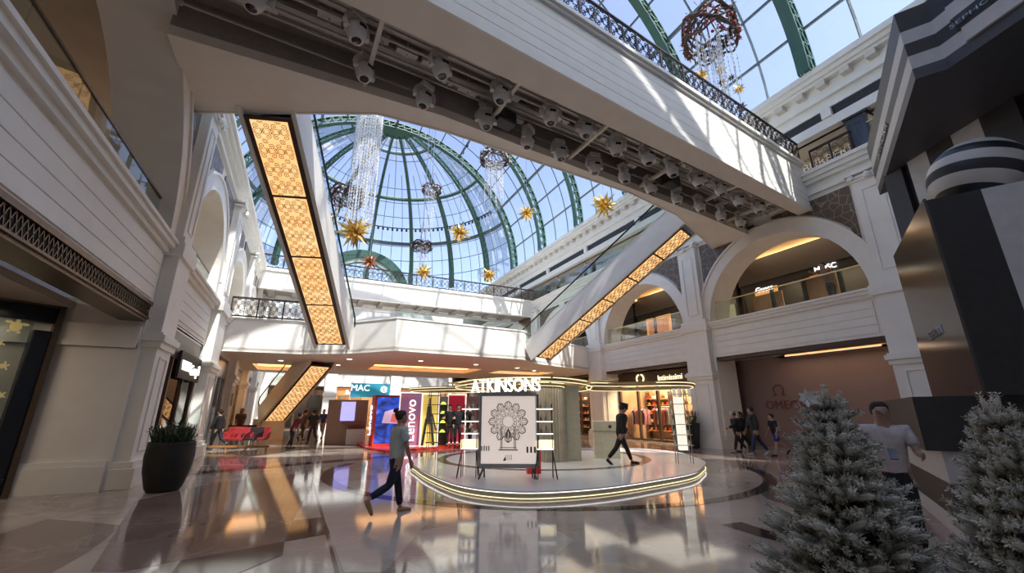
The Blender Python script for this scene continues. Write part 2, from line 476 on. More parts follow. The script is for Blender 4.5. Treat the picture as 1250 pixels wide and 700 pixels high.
    for (ya, yb) in pillars:
        p = MB(); yc = (ya+yb)/2; hw = (yb-ya)/2
        def pb(d, h, za, zc):
            xs = sorted((X+.003*s, X-s*d)); p.box(xs[0], yc-h, za, xs[1], yc+h, zc)
        pb(.30, hw-.12, 0, ZL-.2)            # lower shaft
        pb(.44, hw+.02, 0, .42); pb(.38, hw-.04, .42, .55)
        pb(.36, hw-.06, 3.05, 3.2); pb(.42, hw, 3.2, 3.36); pb(.36, hw-.06, 3.36, 3.42)
        pb(.38, hw-.02, ZL-.24, ZL+.12); pb(.34, hw-.06, ZL+.12, ZL+.3)
        pb(.24, hw-.25, ZL+.3, zb-1.1)       # upper shaft
        pb(.29, hw-.22, zb-1.15, zb-1.05); pb(.33, hw-.15, zb-1.05, zb-.95)
        for e in (-1, 1):                     # volutes and drop of the capital
            p.tube([(X-s*.30, yc+e*(hw-.3), zb-.98+.0), (X-s*.38, yc+e*(hw-.3), zb-.98)], .10, 10)
        p.lathe([(.03,0),(.10,.05),(.12,.16),(.06,.25)], (X-s*.36, yc, zb-1.2), 10)
        pb(.40, hw-.1, zb-.9, zb-.78)
        # sunk panels of the shaft
        for (za, zc, h) in ((.75, 2.85, hw-.42), (ZL+.6, zb-1.5, hw-.5)):
            if h > .08:
                d = .30 if za < 2 else .24
                for e in (-1, 1):
                    xs = sorted((X-s*(d-.001), X-s*(d+.03))); p.box(xs[0], yc+e*h-.025, za, xs[1], yc+e*h+.025, zc)
                for z_ in (za, zc): xs = sorted((X-s*(d-.001), X-s*(d+.03))); p.box(xs[0], yc-h, z_-.025, xs[1], yc+h, z_+.025)
        p.build('pilaster', M['plaster'], o, bevel=.012)
    return o

wl = arcade(-1, XL, [(-9.0,-2.3,-5.6,3.2,ZL),(-.6,1.5,.4,.9,7.5),(3.3,12.5,7.9,4.45,ZL),(13.95,19.0,16.4,2.35,6.5),(20.9,25.7,23.25,2.2,6.4),(27.2,31.6,29.4,2.0,6.4),(33,37.5,35.2,2.0,6.4),(39,44,41.5,2.2,6.4)],
       [(1.6,3.2),(12.5,13.95),(19.05,20.85),(25.75,27.15),(31.65,32.95),(37.6,38.9)], -14, 47, 10.9, 'wall_left')
wr = arcade(1, XR, [(-9.3,-2.7,-6,3.28,ZL),(-1.1,5.45,2.2,3.26,ZL),(7.05,13.65,10.35,3.28,ZL),(15.2,21.85,18.5,3.28,ZL),(23.4,30.0,26.7,3.28,ZL),(31.6,38.2,34.9,3.28,ZL),(39.8,45.4,42.6,2.8,ZL)],
       [(-2.7,-1.1),(5.45,7.05),(13.62,15.22),(21.8,23.42),(30,31.6),(38.2,39.8)], -14, 47, ZB, 'wall_right')

# upper storey on the right: set-back shops, frieze with slots and dentil cornice on the hall face
up = MB()
for (za, zc, d, t) in ((12.35,12.75,-.05,.5),(13.15,13.55,-.05,.5),(13.55,13.7,.12,.6),(13.7,13.95,.05,.6),(14.2,14.32,.3,.7),(14.32,14.5,.42,.8),(14.5,14.75,.55,.9)):
    up.box(XR-d, -14, za, XR-d+t, 47, zc)
up.box(XR-.05,-14,13.95,XR+.5,47,14.2)
for k in range(-4, 9):   # mullions between the slots
    y = 5.4*k+7.1
    up.box(XR-.04, y-.18, 12.75, XR+.45, y+.18, 13.15)
uw = struct('wall_right_upper', up, M['plaster'])
dn = MB()
for k in range(-14, 56):
    y = .84*k+.2
    dn.box(XR-.34, y-.16, 13.97, XR-.05, y+.16, 14.2)
dn.build('dentils', M['plaster_warm'], uw)
sl = MB(); sl.box(XR+.10,-14,12.76,XR+.14,47,13.14); sl.build('slot_backing', M['black'], uw)
cor = MB(); cor.box(XR+.5,-14,14.3,XR+5,47,14.6); cor.box(XR+.4,-14,12.35,XR+5,47,12.5); cor.build('upper_ceiling', M['plaster_warm'], uw)
# upper floor slab and set-back wall on the right
gr = MB(); gr.box(XR+1.0,-14,ZB-.5,XR+5,47,ZB); gr.box(XR+4.7,-14,ZB,XR+5,47,14.5)
struct('wall_right_setback', gr, M['plaster_warm'])
# upper storey on the left: walkway and set-back wall that carries the vault
gl = MB(); gl.box(-8.2,-14,10.4,XL-1.0,47,10.9); gl.box(-8.4,-14,10.9,-7.9,47,14.75)
struct('wall_left_setback', gl, M['plaster'])
# galleries behind the arches
g = MB()
g.box(XR+1.0,-14,ZL-.5,XR+7,47,ZL)
struct('floor_gallery_right', g, M['marble_light'])
g = MB(); g.box(-9,-14,ZL-.5,XL-1.0,47,ZL); struct('floor_gallery_left', g, M['marble_light'])
g = MB(); g.box(XR+6.6,-14,ZL,XR+6.9,47,ZB-.5); g.box(XR+1.3,-14,9.75,XR+6.6,47,9.9)
gw = struct('wall_gallery_right', g, M['plaster_warm'])
g = MB(); g.box(-8.9,-14,ZL,-8.6,47,10.4); g.box(-8.6,-14,9.98,XL-1.3,47,10.1)
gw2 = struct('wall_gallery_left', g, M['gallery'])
# ground floor ceilings behind the arcades
g = MB(); g.box(XR+1.3,-14,ZF-.05,XR+9,47,ZF+.1); struct('ceiling_ground_right', g, M['ceil'])
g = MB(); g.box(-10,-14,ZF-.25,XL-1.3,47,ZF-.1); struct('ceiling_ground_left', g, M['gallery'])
g = MB(); g.box(XR+8.6,-14,0,XR+8.9,47,ZF); struct('wall_shops_right', g, M['plaster_warm'])
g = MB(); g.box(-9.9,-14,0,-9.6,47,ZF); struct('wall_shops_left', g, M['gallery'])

# ---- far wall with ground floor openings
YB = 47.0
fw = MB()
cols = [-3.5, 2.55, 8.95, 15.3]
fw.box(-10,YB,ZF,27,YB+.6,14.75); fw.box(21,YB,0,27,YB+.6,ZF); fw.box(-10,YB,0,-8.6,YB+.6,ZF)
for c in cols: fw.box(c-.6,YB,0,c+.6,YB+.6,ZF)
fo = struct('wall_back', fw, M['plaster'])
m_ = MB()
for (za, zc, d) in ((ZL-.2, ZL-.08, .12), (ZL-.08, ZL+.1, .25)): m_.box(-8,YB-d,za,21,YB,zc)
m_.build('ledge_moulding', M['plaster'], fo)
for c in cols[1:]:
    p = MB()
    p.box(c-.55,YB-.35,0,c+.55,YB,ZL+.1); p.box(c-.68,YB-.5,0,c+.68,YB,.5); p.box(c-.66,YB-.48,3.1,c+.66,YB,3.4); p.box(c-.6,YB-.42,ZL-.25,c+.6,YB,ZL+.2); p.box(c-.45,YB-.3,ZL+.2,c+.45,YB,10.4)
    p.build('pilaster', M['plaster'], fo, bevel=.015)
g = MB(); g.box(-9,YB+4.6,0,22,YB+4.9,ZF); struct('wall_back_shops', g, M['wood'])
g = MB(); g.box(-9,YB+.6,ZF-.15,22,YB+4.9,ZF+.1); struct('ceiling_back', g, M['ceil'])
# unseen wall behind the camera, set close to keep sun off the near floor
g = MB(); g.box(-10,-4.9,0,27,-4.5,14.7)
g.slab([(4.8+12.5*math.cos(PI*k/30), -4.5, 14.7+12.5*math.sin(PI*k/30)) for k in range(31)], (0,-.4,0)); struct('wall_sun_block', g, M['plaster'])

# ================================================================== glass vault and half dome
CX, RV, ZS, YD = 4.8, 12.4, 14.75, 34.2
roof = bpy.data.objects.new('ceiling', None); COL.objects.link(roof); roof['kind'] = 'structure'
def vp(a, y, r=RV): return V((CX+r*math.cos(a), y, ZS+r*math.sin(a)))
def dp(az, el, r=RV):   # az 0 = +X, 90 = +Y
    return V((CX+r*math.cos(el)*math.cos(az), YD+r*math.cos(el)*math.sin(az), ZS+r*math.sin(el)))
gm = MB(); gm.smooth = True
NA = 36
ys = [-4.5 + (YD+4.5)*k/24 for k in range(25)]
for i in range(24):
    for k in range(NA):
        a, b = PI*k/NA, PI*(k+1)/NA
        gm.add([vp(a,ys[i],RV+.05),vp(b,ys[i],RV+.05),vp(b,ys[i+1],RV+.05),vp(a,ys[i+1],RV+.05)], [(0,1,2,3)])
for i in range(24):
    for k in range(12):
        a, b = PI*i/24, PI*(i+1)/24; e, f = PI/2*k/12, PI/2*(k+1)/12
        gm.add([dp(a,e,RV+.05),dp(b,e,RV+.05),dp(b,f,RV+.05),dp(a,f,RV+.05)], [(0,1,2,3)])
gm.build('glazing', M['glazing'], roof)
def rib(P, Pn, n, w, d, name='rib', ladder=True):
    """P(t, r) position along the rib at inward radius r; Pn side vector"""
    m = MB(); fl_ = MB()
    for i in range(n):
        t0, t1 = i/n, (i+1)/n; s0, s1 = Pn(t0)*w/2, Pn(t1)*w/2
        for (ra, rb) in ((0, .07), (d-.07, d)):
            q = [P(t0,ra)-s0, P(t0,ra)+s0, P(t1,ra)+s1, P(t1,ra)-s1, P(t0,rb)-s0, P(t0,rb)+s0, P(t1,rb)+s1, P(t1,rb)-s1]
            (fl_ if ra > 0 else m).add(q, [(0,1,2,3),(7,6,5,4),(0,4,5,1),(3,2,6,7),(0,3,7,4),(1,5,6,2)])
        for e in (-1, 1):
            m.bar(P(t0,.03)+s0*e*.9, P(t0,d-.03)+s0*e*.9, .055, .055)
            m.bar(P(t0,.03)+s0*e*.9, P(t1,d-.03)+s1*e*.9, .045, .045)
            m.bar(P(t0,d*.5)+s0*e*.9, P(t1,d*.5)+s1*e*.9, .05, .05)
    o = m.build(name, M['green'], roof)
    fl_.build('rib_flange', M['green'], o)
    return o
RIBY = [7.2+5.4*k for k in range(-2, 6)]
RIBY[-1] = YD
for y in RIBY:
    rib(lambda t, r, y=y: vp(PI*t, y, RV-r), lambda t: V((0,1,0)), 56, .46, .62)
for k in range(1, 8):
    az = PI*k/8
    side = V((-math.sin(az), math.cos(az), 0))
    rib(lambda t, r, az=az: dp(az, PI/2*.93*t, RV-r), lambda t, side=side: side*(1-.62*t), 30, .42, .5)
# crown cap where the radial ribs meet
cp = MB(); cp.smooth = False
for i in range(12):
    a, b = PI*i/12, PI*(i+1)/12
    cp.add([dp(a,R(82),RV-.05),dp(b,R(82),RV-.05),V((CX,YD,ZS+RV-.05)), dp(a,R(82),RV-.4),dp(b,R(82),RV-.4),V((CX,YD,ZS+RV-.4))], [(0,1,2),(5,4,3),(0,3,4,1)])
cp.build('crown_cap', M['green'], roof)
# rings of the half dome
for z, r_, mt in ((23.7,.13,'green'),(19.6,.12,'mullion'),(26.45,.10,'mullion')):
    rr = math.sqrt(RV*RV-(z-ZS)**2)-.25
    for dz, rad, mm in ((0, r_, mt), (.2, r_*.8, 'palegreen' if z > 20 else mt)):
        t = MB(); t.tube([(CX+rr*math.cos(PI*k/32), YD+rr*math.sin(PI*k/32), z+dz) for k in range(33)], rad, 6)
        t.build('dome_ring', M[mm], roof)
# thin glazing bars
gb = MB()
for k in range(1, 12):            # rings of the dome
    el = PI/2*k/12
    if k in (4, 8): continue
    gb.tube([dp(PI*i/32, el, RV-.02) for i in range(33)], .038, 4)
for i in range(1, 32):
    if i % 4 == 0: continue
    az = PI*i/32; top = 11 if i % 2 == 0 else 8
    gb.tube([dp(az, PI/2*j/12, RV-.02) for j in range(top+1)], .028, 4)
gb.build('dome_glazing_bars', M['mullion'], roof)
pb_ = MB()
for k in range(1, 18):            # purlins along the vault
    a = PI*k/18
    w_ = .18 if k % 3 == 0 else .10
    pb_.bar(vp(a,-4.5,RV-.06-w_/2), vp(a,YD,RV-.06-w_/2), w_, w_, up=vp(a,0)-V((CX,0,ZS)))
pb_.build('purlins', M['mullion'], roof)
mb_ = MB()
y = 7.2-5.4*2
while y < YD:
    if min(abs(y-q) for q in RIBY) > .3:
        mb_.tube([vp(PI*k/36, y, RV-.04) for k in range(37)], .055, 4)
    y += 1.8
mb_.build('vault_glazing_bars', M['mullion'], roof)
# small spot lamps hung on the dome ring and vault purlins
sp = MB()
for k in range(3, 60):
    az = PI*k/64; rr = math.sqrt(RV*RV-(21.2-ZS)**2)-.3
    sp.lathe([(.03,0),(.10,-.06),(.12,-.25),(.07,-.3)], (CX+rr*math.cos(az), YD+rr*math.sin(az), 21.15), 8)
sp.tube([(CX+(rr)*math.cos(PI*k/64), YD+rr*math.sin(PI*k/64), 21.2) for k in range(3,62)], .06, 5)
for k in range(30):
    p = vp(R(60), -2+k*1.2, RV-.35); sp.lathe([(.03,0),(.11,-.06),(.13,-.25),(.07,-.32)], tuple(p), 8)
sp.build('roof_spotlights', M['black'], roof)
# drum arch (lunette) under the half dome
lu = MB(); CYL = 46.3
for k in range(20):
    a, b = PI*k/20, PI*(k+1)/20
    q = [(CX-.3+r*math.cos(t), CYL, 13.6+r*math.sin(t)) for r, t in ((4.0,a),(4.9,a),(4.9,b),(4.0,b))]
    lu.slab(q, (0,-1.0,0))
lo = struct('trim_1', lu, M['green'])
li = MB()
for k in range(20):
    a, b = PI*k/20, PI*(k+1)/20
    q = [(CX-.3+r*math.cos(t), CYL-.1, 13.6+r*math.sin(t)) for r, t in ((3.6,a),(4.0,a),(4.0,b),(3.6,b))]
    li.slab(q, (0,-.7,0))
    li.bar((CX-.3+3.9*math.cos(a), CYL-.4, 13.6+3.9*math.sin(a)), (CX-.3,CYL-.4,13.6), .05)
li.build('lunette_bars', M['palegreen'], lo)
# ================================================================== near bridge with lighting rig
ORD = ['first','second','third','fourth','fifth','sixth','seventh','eighth','ninth','tenth','eleventh','twelfth','thirteenth','fourteenth','fifteenth','sixteenth']
ZS0 = 9.25
br = thing('footbridge', 'cream upper footbridge crossing overhead with stage lights in its underside', 'footbridge', (7,9,ZS0))
near = lambda x: 6.18 + .127*x
NE = [(-3.5, near(-3.5)), (17.3, near(17.3))]
far = [(17.3,12.9),(12.8,10.95),(9.85,10.38),(2.8,9.94),(.87,10.03),(-3.5,12.1)]
r_near = [(-3.2,6.75),(17.0,8.82)]; r_far = [(17.0,11.0),(13.9,10.58),(2.5,9.38),(-3.2,9.45)]
def rn(x): return 6.75+(x+3.2)*(8.82-6.75)/20.2
m = MB()
m.prism([NE[0], NE[1], (17.3,rn(17.3)), (-3.5,rn(-3.5))], ZS0, ZS0+.25)            # near soffit strip
m.prism([(17.3,11.03),(17.3,12.9),(12.8,10.95),(9.85,10.38),(9.85,10.15),(13.9,10.56)], ZS0, ZS0+.25)
m.prism([(9.85,10.15),(9.85,10.38),(2.8,9.94),(2.5,9.37)], ZS0, ZS0+.25)
m.prism([(2.5,9.37),(2.8,9.94),(.87,10.03),(-3.5,12.1),(-3.5,9.43)], ZS0, ZS0+.25)
m.build('soffit', M['ceil'], br, world=True)
m = MB()                                                                          # sides of the recess and its lid
m.prism([(-3.5,rn(-3.5)-.08),(17.3,rn(17.3)-.08),(17.3,rn(17.3)),(-3.5,rn(-3.5))], ZS0+.25, ZS0+1.2)
m.prism([(-3.4,rn(-3.4)),(17.2,rn(17.2)),(17.2,11.0),(13.9,10.56),(2.5,9.37),(-3.4,9.43)], ZS0+1.05, ZS0+1.2)
m.prism([(2.5,9.37),(13.9,10.56),(17.3,11.03),(17.3,11.12),(13.9,10.66),(2.5,9.47),(-3.5,9.53),(-3.5,9.43)], ZS0+.25, ZS0+1.2)
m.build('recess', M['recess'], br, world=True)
m = MB()                                                                          # deck, two faces with boards and mouldings
m.prism([(x,y+.06) for x,y in (NE[0],NE[1])]+[(x,y-.06) for x,y in far], ZS0+1.21, ZS0+2.0)
def face(pa, pb, z0, z1, t, mb):                                                  # slab along a line, outward to the right of a->b
    a, b = V((*pa,0)), V((*pb,0)); d = (b-a).normalized(); nrm = V((d.y,-d.x,0))
    mb.slab([V((pa[0],pa[1],z0)), V((pb[0],pb[1],z0)), V((pb[0],pb[1],z1)), V((pa[0],pa[1],z1))], nrm*t)
face(NE[0], NE[1], ZS0+.1, ZS0+2.05, -.2, m)
for a, b in zip(far[:-1], far[1:]): face(a, b, ZS0+.1, ZS0+2.05, -.15, m)
m.build('deck', M['plaster'], br, world=True)
m = MB()
bz = [.42,.72,1.02,1.32,1.62]
for a, b in [(NE[0],NE[1])]+list(zip(far[:-1],far[1:])):
    face(a, b, ZS0-.02, ZS0+.14, .06, m); face(a, b, ZS0+.14, ZS0+.36, .03, m)
    for z in bz: face(a, b, ZS0+z-.02, ZS0+z+.265, .018, m)
    face(a, b, ZS0+1.9, ZS0+2.0, .09, m); face(a, b, ZS0+2.0, ZS0+2.12, .16, m)
m.build('fascia_boards', M['plaster'], br, world=True)
iron_railing(br, [(-3.4,near(-3.4)-.06),(17.2,near(17.2)-.06)], ZS0+2.12, .85, 1.1)
iron_railing(br, [(12.9,11.0),(2.8,10.0)], ZS0+2.12, .85, 1.1)
# pipes, cross bars and boxes in the recess
rg = thing('lighting_rig', 'grey pipe rig of rails and cross bars in the underside of the upper footbridge', 'lighting rig', (7,9,ZS0+.6))
m = MB()
def rl(f, x): return rn(x)*(1-f) + (9.42+.1*(x+3.2)*.75)*f
for f, z, w in ((.22,.48,.06),(.36,.55,.05),(.52,.50,.06),(.66,.62,.05),(.84,.5,.045)):
    m.bar((-3.3, rl(f,-3.3), ZS0+z), (17.1, rl(f,17.1), ZS0+z), w)
for f in (.28,.58): m.bar((-3.3, rl(f,-3.3), ZS0+.72), (17.1, rl(f,17.1), ZS0+.72), .32, .06)
m.build('rail', M['rig'], rg, world=True)
for x in (.55, 3.9, 6.9, 10.2, 13.2, 15.6):
    m = MB(); m.bar((x, rn(x)+.02, ZS0+.2), (x-.1, rl(.97,x), ZS0+.2), .10, .10); m.build('cross_bar', M['plaster_warm'], rg, world=True)
m = MB()
rnd = random.Random(4)
for k in range(34):
    x = -2.8 + k*.58; f = rnd.choice((.2,.3,.45,.6,.72))
    m = MB(); m.cbox((x, rl(f,x), ZS0+.62+rnd.random()*.15), (.2+rnd.random()*.35, .16, .16), .1)
    m.bar((x, rl(f,x), ZS0+1.1), (x, rl(f,x), ZS0+.5), .035)
    m.build('control_box', M['lampgrey'], rg, world=True)
# moving-head stage lights
def stage_light(x, y, z, label, tilt, first=[None]):
    if first[0] is None:
        t = thing('stage_light', None, 'stage light', (0,0,0), 0, 'stage lights under the upper footbridge')
        MB().cbox((0,0,.0),(.30,.22,.13)).build('clamp_base', M['lampgrey'], t, bevel=.02)
        y_ = MB(); y_.cbox((0,0,-.10),(.40,.12,.06))
        for e in (-1,1): y_.tube([(e*.20,0,-.10),(e*.22,0,-.22),(e*.20,0,-.34)], [.04,.05,.055], 8)
        y_.build('yoke', M['lampgrey'], t)
        h = MB(); h.smooth = True; h.lathe([(.05,-.13),(.12,-.15),(.165,-.22),(.17,-.34),(.14,-.44),(.11,-.50),(.095,-.50)], (0,0,0), 16)
        h.build('lamp_head', M['lampgrey'], t)
        l = MB(); l.lathe([(.092,-.495),(.07,-.515),(.0,-.52)], (0,0,0), 14, cap=False); l.build('lens', M['darkglass'], t)
        s = MB(); s.cbox((0,-.155,-.28),(.13,.05,.05)); s.build('vent', M['black'], t)
        first[0] = t
    else: t = copy_tree(first[0])
    t['label'] = label; t.location = (x,y,z); t.rotation_euler = (tilt[0], tilt[1], tilt[2]); t.scale = (1.22,1.22,1.22)
    return t
import_rows = {
 'nearer': [(-1.7,.3),(.05,.2),(1.9,.22),(3.6,.2),(5.1,.2),(6.35,.2),(7.6,.22),(8.8,.2),(10.0,.22),(11.3,.2),(12.5,.2),(13.8,.22),(15.1,.2)],
 'farther': [(.35,.62),(1.9,.66),(3.6,.66),(5.05,.68),(6.2,.72),(7.6,.7),(8.9,.7),(10.2,.72),(11.6,.7),(12.9,.72),(14.3,.72),(15.6,.7)]}
for row, pts in import_rows.items():
    for i, (x, f) in enumerate(pts):
        o = stage_light(x, rl(f,x), ZS0+.34, 'moving-head stage light, %s from the left in the %s row under the upper footbridge' % (ORD[i], 'front' if row=='nearer' else 'rear'),
                    (R(rnd.uniform(-10,6)), R(rnd.uniform(-8,8)), R(rnd.uniform(-40,40))))
def speaker(x, f, label):
    t = thing('speaker', label, 'speaker', (x, rl(f,x), ZS0+.25), R(12), None)
    b = MB(); b.cbox((0,0,0),(.62,.42,.40)); b.build('cabinet', M['black'], t, bevel=.05)
    c = MB(); c.tube([(-.3,.0,.2),(-.3,0,.34),(.3,0,.34),(.3,0,.2)], .02, 6); c.build('bracket', M['rig'], t)
    g_ = MB(); g_.cbox((0,-.215,0),(.52,.012,.30)); g_.build('grille', M['charcoal'], t)
speaker(4.15,.62,'black box speaker near the left half of the footbridge lighting rig')
speaker(10.9,.55,'black box speaker near the right half of the footbridge lighting rig')

# ================================================================== landing bridge at the gallery level
ld = thing('footbridge', 'white sunlit middle footbridge with orange cove lights where the escalators land', 'footbridge', (5,24,4.2))
front = [(-3.5,22.6),(-.2,22.3),(1.9,21.0),(3.5,19.15),(7.0,19.4),(10.2,19.6),(11.7,21.0),(17.3,23.3)]
YBK = 33.0
m = MB()
z0, z1 = 4.2, 4.4
m.prism(front+[(17.3,25.0),(-3.5,25.0)], z0, z1)
def hole_slab(mb, X0, X1, Y0, Y1, holes, z0, z1):
    xs = sorted({X0,X1,*[h[0] for h in holes],*[h[1] for h in holes]}); ys_ = sorted({Y0,Y1,*[h[2] for h in holes],*[h[3] for h in holes]})
    for a,b in zip(xs[:-1],xs[1:]):
        for c,d in zip(ys_[:-1],ys_[1:]):
            if any(h[0]<=a and b<=h[1] and h[2]<=c and d<=h[3] for h in holes): continue
            mb.box(a,c,z0,b,d,z1)
holes = [(-2.7,.1,27.8,31.8),(3.6,10.2,25.3,28.6),(11.6,15.6,25.3,27.6)]
hole_slab(m, -3.5, 17.3, 25.0, YBK, holes, z0, z1)
m.build('soffit', M['ceil'], ld, world=True)
m = MB(); m.prism([(x,y+.1) for x,y in front]+[(17.3,YBK-.1),(-3.5,YBK-.1)], 4.75, ZL); 
for a, b in zip(front[:-1], front[1:]): face(a, b, 4.25, ZL+.15, -.25, m)
face((17.3,YBK),(-3.5,YBK), 4.2, ZL+.15, -.25, m)
m.build('deck', M['plaster'], ld, world=True)
m = MB()
for a, b in zip(front[:-1], front[1:]):
    face(a, b, 4.21, 4.27, .03, m); face(a, b, ZL+.08, ZL+.16, .04, m)
m.build('fascia_moulding', M['plaster'], ld, world=True)
for (xa,xb,ya,yb) in holes:
    m = MB(); e = .22
    m.box(xa,ya,4.44,xb,ya+.05,4.56); m.box(xa,yb-.05,4.44,xb,yb,4.56); m.box(xa,ya,4.44,xa+.05,yb,4.56); m.box(xb-.05,ya,4.44,xb,yb,4.56)
    m.build('cove_strip', M['cove_hot'], ld, world=True)
    m = MB(); m.box(xa,ya,4.62,xb,yb,4.66); m.build('cove_lid', M['cove'], ld, world=True)
for (x,y) in ((-1.2,25.5),(1.7,26.5),(2.0,23.2),(5.5,22.4),(8.8,22.8),(11.8,23.5),(13.6,24.6)):
    m = MB(); m.lathe([(.13,0),(.13,-.02),(.09,-.02)], (x,y,4.2), 14, cap=False); m.lathe([(.09,-.012),(.0,-.012)], (x,y,4.2), 14, cap=False); m.build('downlight', M['white_led'], ld, world=True)
iron_railing(ld, [(-3.4,22.5),(-.2,22.2),(1.2,21.4)], ZL+.16, .95, 1.0)
glass_balustrade(ld, [(3.4,19.25),(7.0,19.5),(10.0,19.7)], ZL+.1, .45, 1.6, 'steel')

# upper back bridge under the dome
b2 = thing('footbridge', 'white far footbridge with an iron railing directly below the glass dome', 'footbridge', (7,32.5,9.4))
m = MB()
m.box(-3.5,31.0,9.4,17.3,31.25,10.85); m.box(-3.48,31.24,10.3,17.28,34.06,10.7); m.box(-3.5,34.05,9.4,17.3,34.3,10.85)
m.build('deck', M['plaster'], b2, world=True)
m = MB(); m.box(-3.5,30.9,9.4,17.3,31,9.52); m.box(-3.5,30.88,10.66,17.3,31.0,10.85); m.build('fascia_moulding', M['plaster'], b2, world=True)
m = MB(); m.box(-3.5,31.25,9.75,17.3,34.05,9.85)
for k in range(14): m.box(-3.0+k*1.5,31.25,9.5,-2.6+k*1.5,34.05,9.76)
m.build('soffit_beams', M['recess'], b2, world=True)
iron_railing(b2, [(-3.5,31.0),(17.3,31.0)], 10.85, .95, 1.3)

# ================================================================== escalators
def escalator(label, B, T, npan, bw=.95, rows=3, flat=True, base=False):
    B, T = V(B), V(T); e = thing('escalator', label, 'escalator', (B.x, B.y, B.z))
    d = (T-B).normalized(); L = (T-B).length
    s = d.cross(V((0,0,1))).normalized(); n = s.cross(d).normalized()
    if n.z < 0: n = -n
    hw = bw/2
    def pt(t, a, h): return B + d*t + s*a + n*h
    def plate(mb, t0, t1, a0, a1, h0, h1): 
        mb.slab([pt(t0,a0,h0), pt(t1,a0,h0), pt(t1,a1,h0), pt(t0,a1,h0)], n*(h1-h0))
    m = MB(); plate(m, -.05, L+.05, -hw-.13, hw+.13, .0, .06); m.build('panel_frame', M['brown'], e, world=True)
    pl = L/npan
    for i in range(npan):
        m = MB(); plate(m, i*pl+.05, (i+1)*pl-.05, -hw, hw, -.02, .02)
        po = m.build('light_panel', M['amber'], e, world=True)
        sc_ = scrollwork(bw*.96, pl-.1, .0095, rows, 2, 3, False, 12)
        X_ = s; Z_ = d; Y_ = -n
        o_ = pt(i*pl+.05, -hw+.02, -.028)
        Mx = Matrix(((X_.x,Y_.x,Z_.x,o_.x),(X_.y,Y_.y,Z_.y,o_.y),(X_.z,Y_.z,Z_.z,o_.z),(0,0,0,1)))
        sc_.xf(Mx); sc_.build('scroll_pattern', M['brown'], po, world=False) if False else None
        so_ = sc_.build('scroll_pattern', M['brown'], None)
        so_.parent = po; so_.location = -V(e.location)
    m = MB()
    for sg in (-1, 1):
        a0, a1 = sorted((sg*(hw+.13), sg*(hw+.20))); plate(m, -.3, L+.3, a0, a1, .02, .10)
        a0, a1 = sorted((sg*(hw+.16), sg*(hw+.26))); plate(m, -.35, L+.35, a0, a1, .0, 1.05)
        a0, a1 = sorted((sg*(hw-.05), sg*(hw+.26))); plate(m, -.35, L+.35, a0, a1, 1.0, 1.08)
    m.build('cladding', M['plaster'], e, world=True)
    m = MB(); plate(m, -.3, L+.3, -hw, hw, .80, .88)
    k = int(L/.4)
    for i in range(k): 
        c = pt(i*.4, 0, .9); m.cbox(tuple(c), (bw*.95,.2,.16), math.atan2(s.y, s.x))
    m.build('steps', M['steel'], e, world=True)
    m = MB()
    for sg in (-1, 1):
        m = MB(); a = sg*(hw+.12); plate(m, -.2, L+.2, a-.01, a+.01, 1.08, 1.78); m.build('glass_side', M['glass'], e, world=True)
        hpts = [pt(-.1,a,1.1), pt(-.55,a,1.28)+V((0,0,-.0)), pt(-.62,a,1.6), pt(-.35,a,1.82)] + [pt(L*q/6,a,1.82) for q in range(1,6)] + [pt(L+.35,a,1.82), pt(L+.62,a,1.6), pt(L+.5,a,1.28), pt(L+.1,a,1.1)]
        h = MB(); h.tube(hpts, .038, 6); h.build('handrail', M['black'], e, world=True)
    if base:
        h = V((d.x,d.y,0)).normalized()
        q = [B+s*(hw+.15)-h*1.6, B-s*(hw+.15)-h*1.6, B-s*(hw+.15)+h*.1, B+s*(hw+.15)+h*.1]
        m = MB(); m.slab([V((p.x,p.y,0)) for p in q], (0,0,B.z+.12)); m.build('base_housing', M['ceil'], e, world=True)
    return e
escalator('escalator at upper left rising to the upper footbridge, large amber scroll panels beneath', (.85,19.3,4.35), (-1.72,11.35,9.1), 4, rows=4)
escalator('escalator at centre right rising to the upper footbridge before the arches', (11.35,19.4,4.35), (14.3,11.9,9.15), 6)
escalator('escalator at lower left rising from the ground floor beside the cafe tables', (-1.3,30.3,1.05), (.75,25.2,3.95), 3, base=True)
escalator('escalator seen behind the perfume kiosk sign at the far right of the middle footbridge', (13.6,38.4,1.05), (11.55,33.2,3.95), 3, base=True)

# ================================================================== hanging decorations
def star(px, r, label, mt='gold', seed=0, wire_top=None, group='gold stars hung under the dome'):
    t = thing('star_ornament', label, 'star ornament', px, 0, group)
    rd = random.Random(seed); m = MB(); N = 30
    M3 = Matrix.Rotation(rd.random()*6,3,'Z') @ Matrix.Rotation(rd.random(),3,'X')
    for i in range(N):
        zz = 1-2*(i+.5)/N; a = i*2.39996; rr = math.sqrt(1-zz*zz); d = M3 @ V((rr*math.cos(a), rr*math.sin(a), zz))
        L = r*(1 if i % 3 else .72); o1 = d.orthogonal().normalized(); o2 = d.cross(o1)
        b = [d*r*.22 + (o1*math.cos(k*PI/2)+o2*math.sin(k*PI/2))*r*.17 for k in range(4)]
        m.add(b+[d*L], [(0,1,4),(1,2,4),(2,3,4),(3,0,4)])
    m.build('rays', M[mt], t)
    if wire_top:
        w_ = MB(); w_.tube([(0,0,0),(0,0,wire_top-px[2])], .012, 4); w_.build('wire', M['steel'], t)
def roofz(x, y):
    dx = x-CX; d2 = RV*RV-dx*dx-(max(0,y-YD))**2
    return ZS+math.sqrt(max(1,d2))-.3
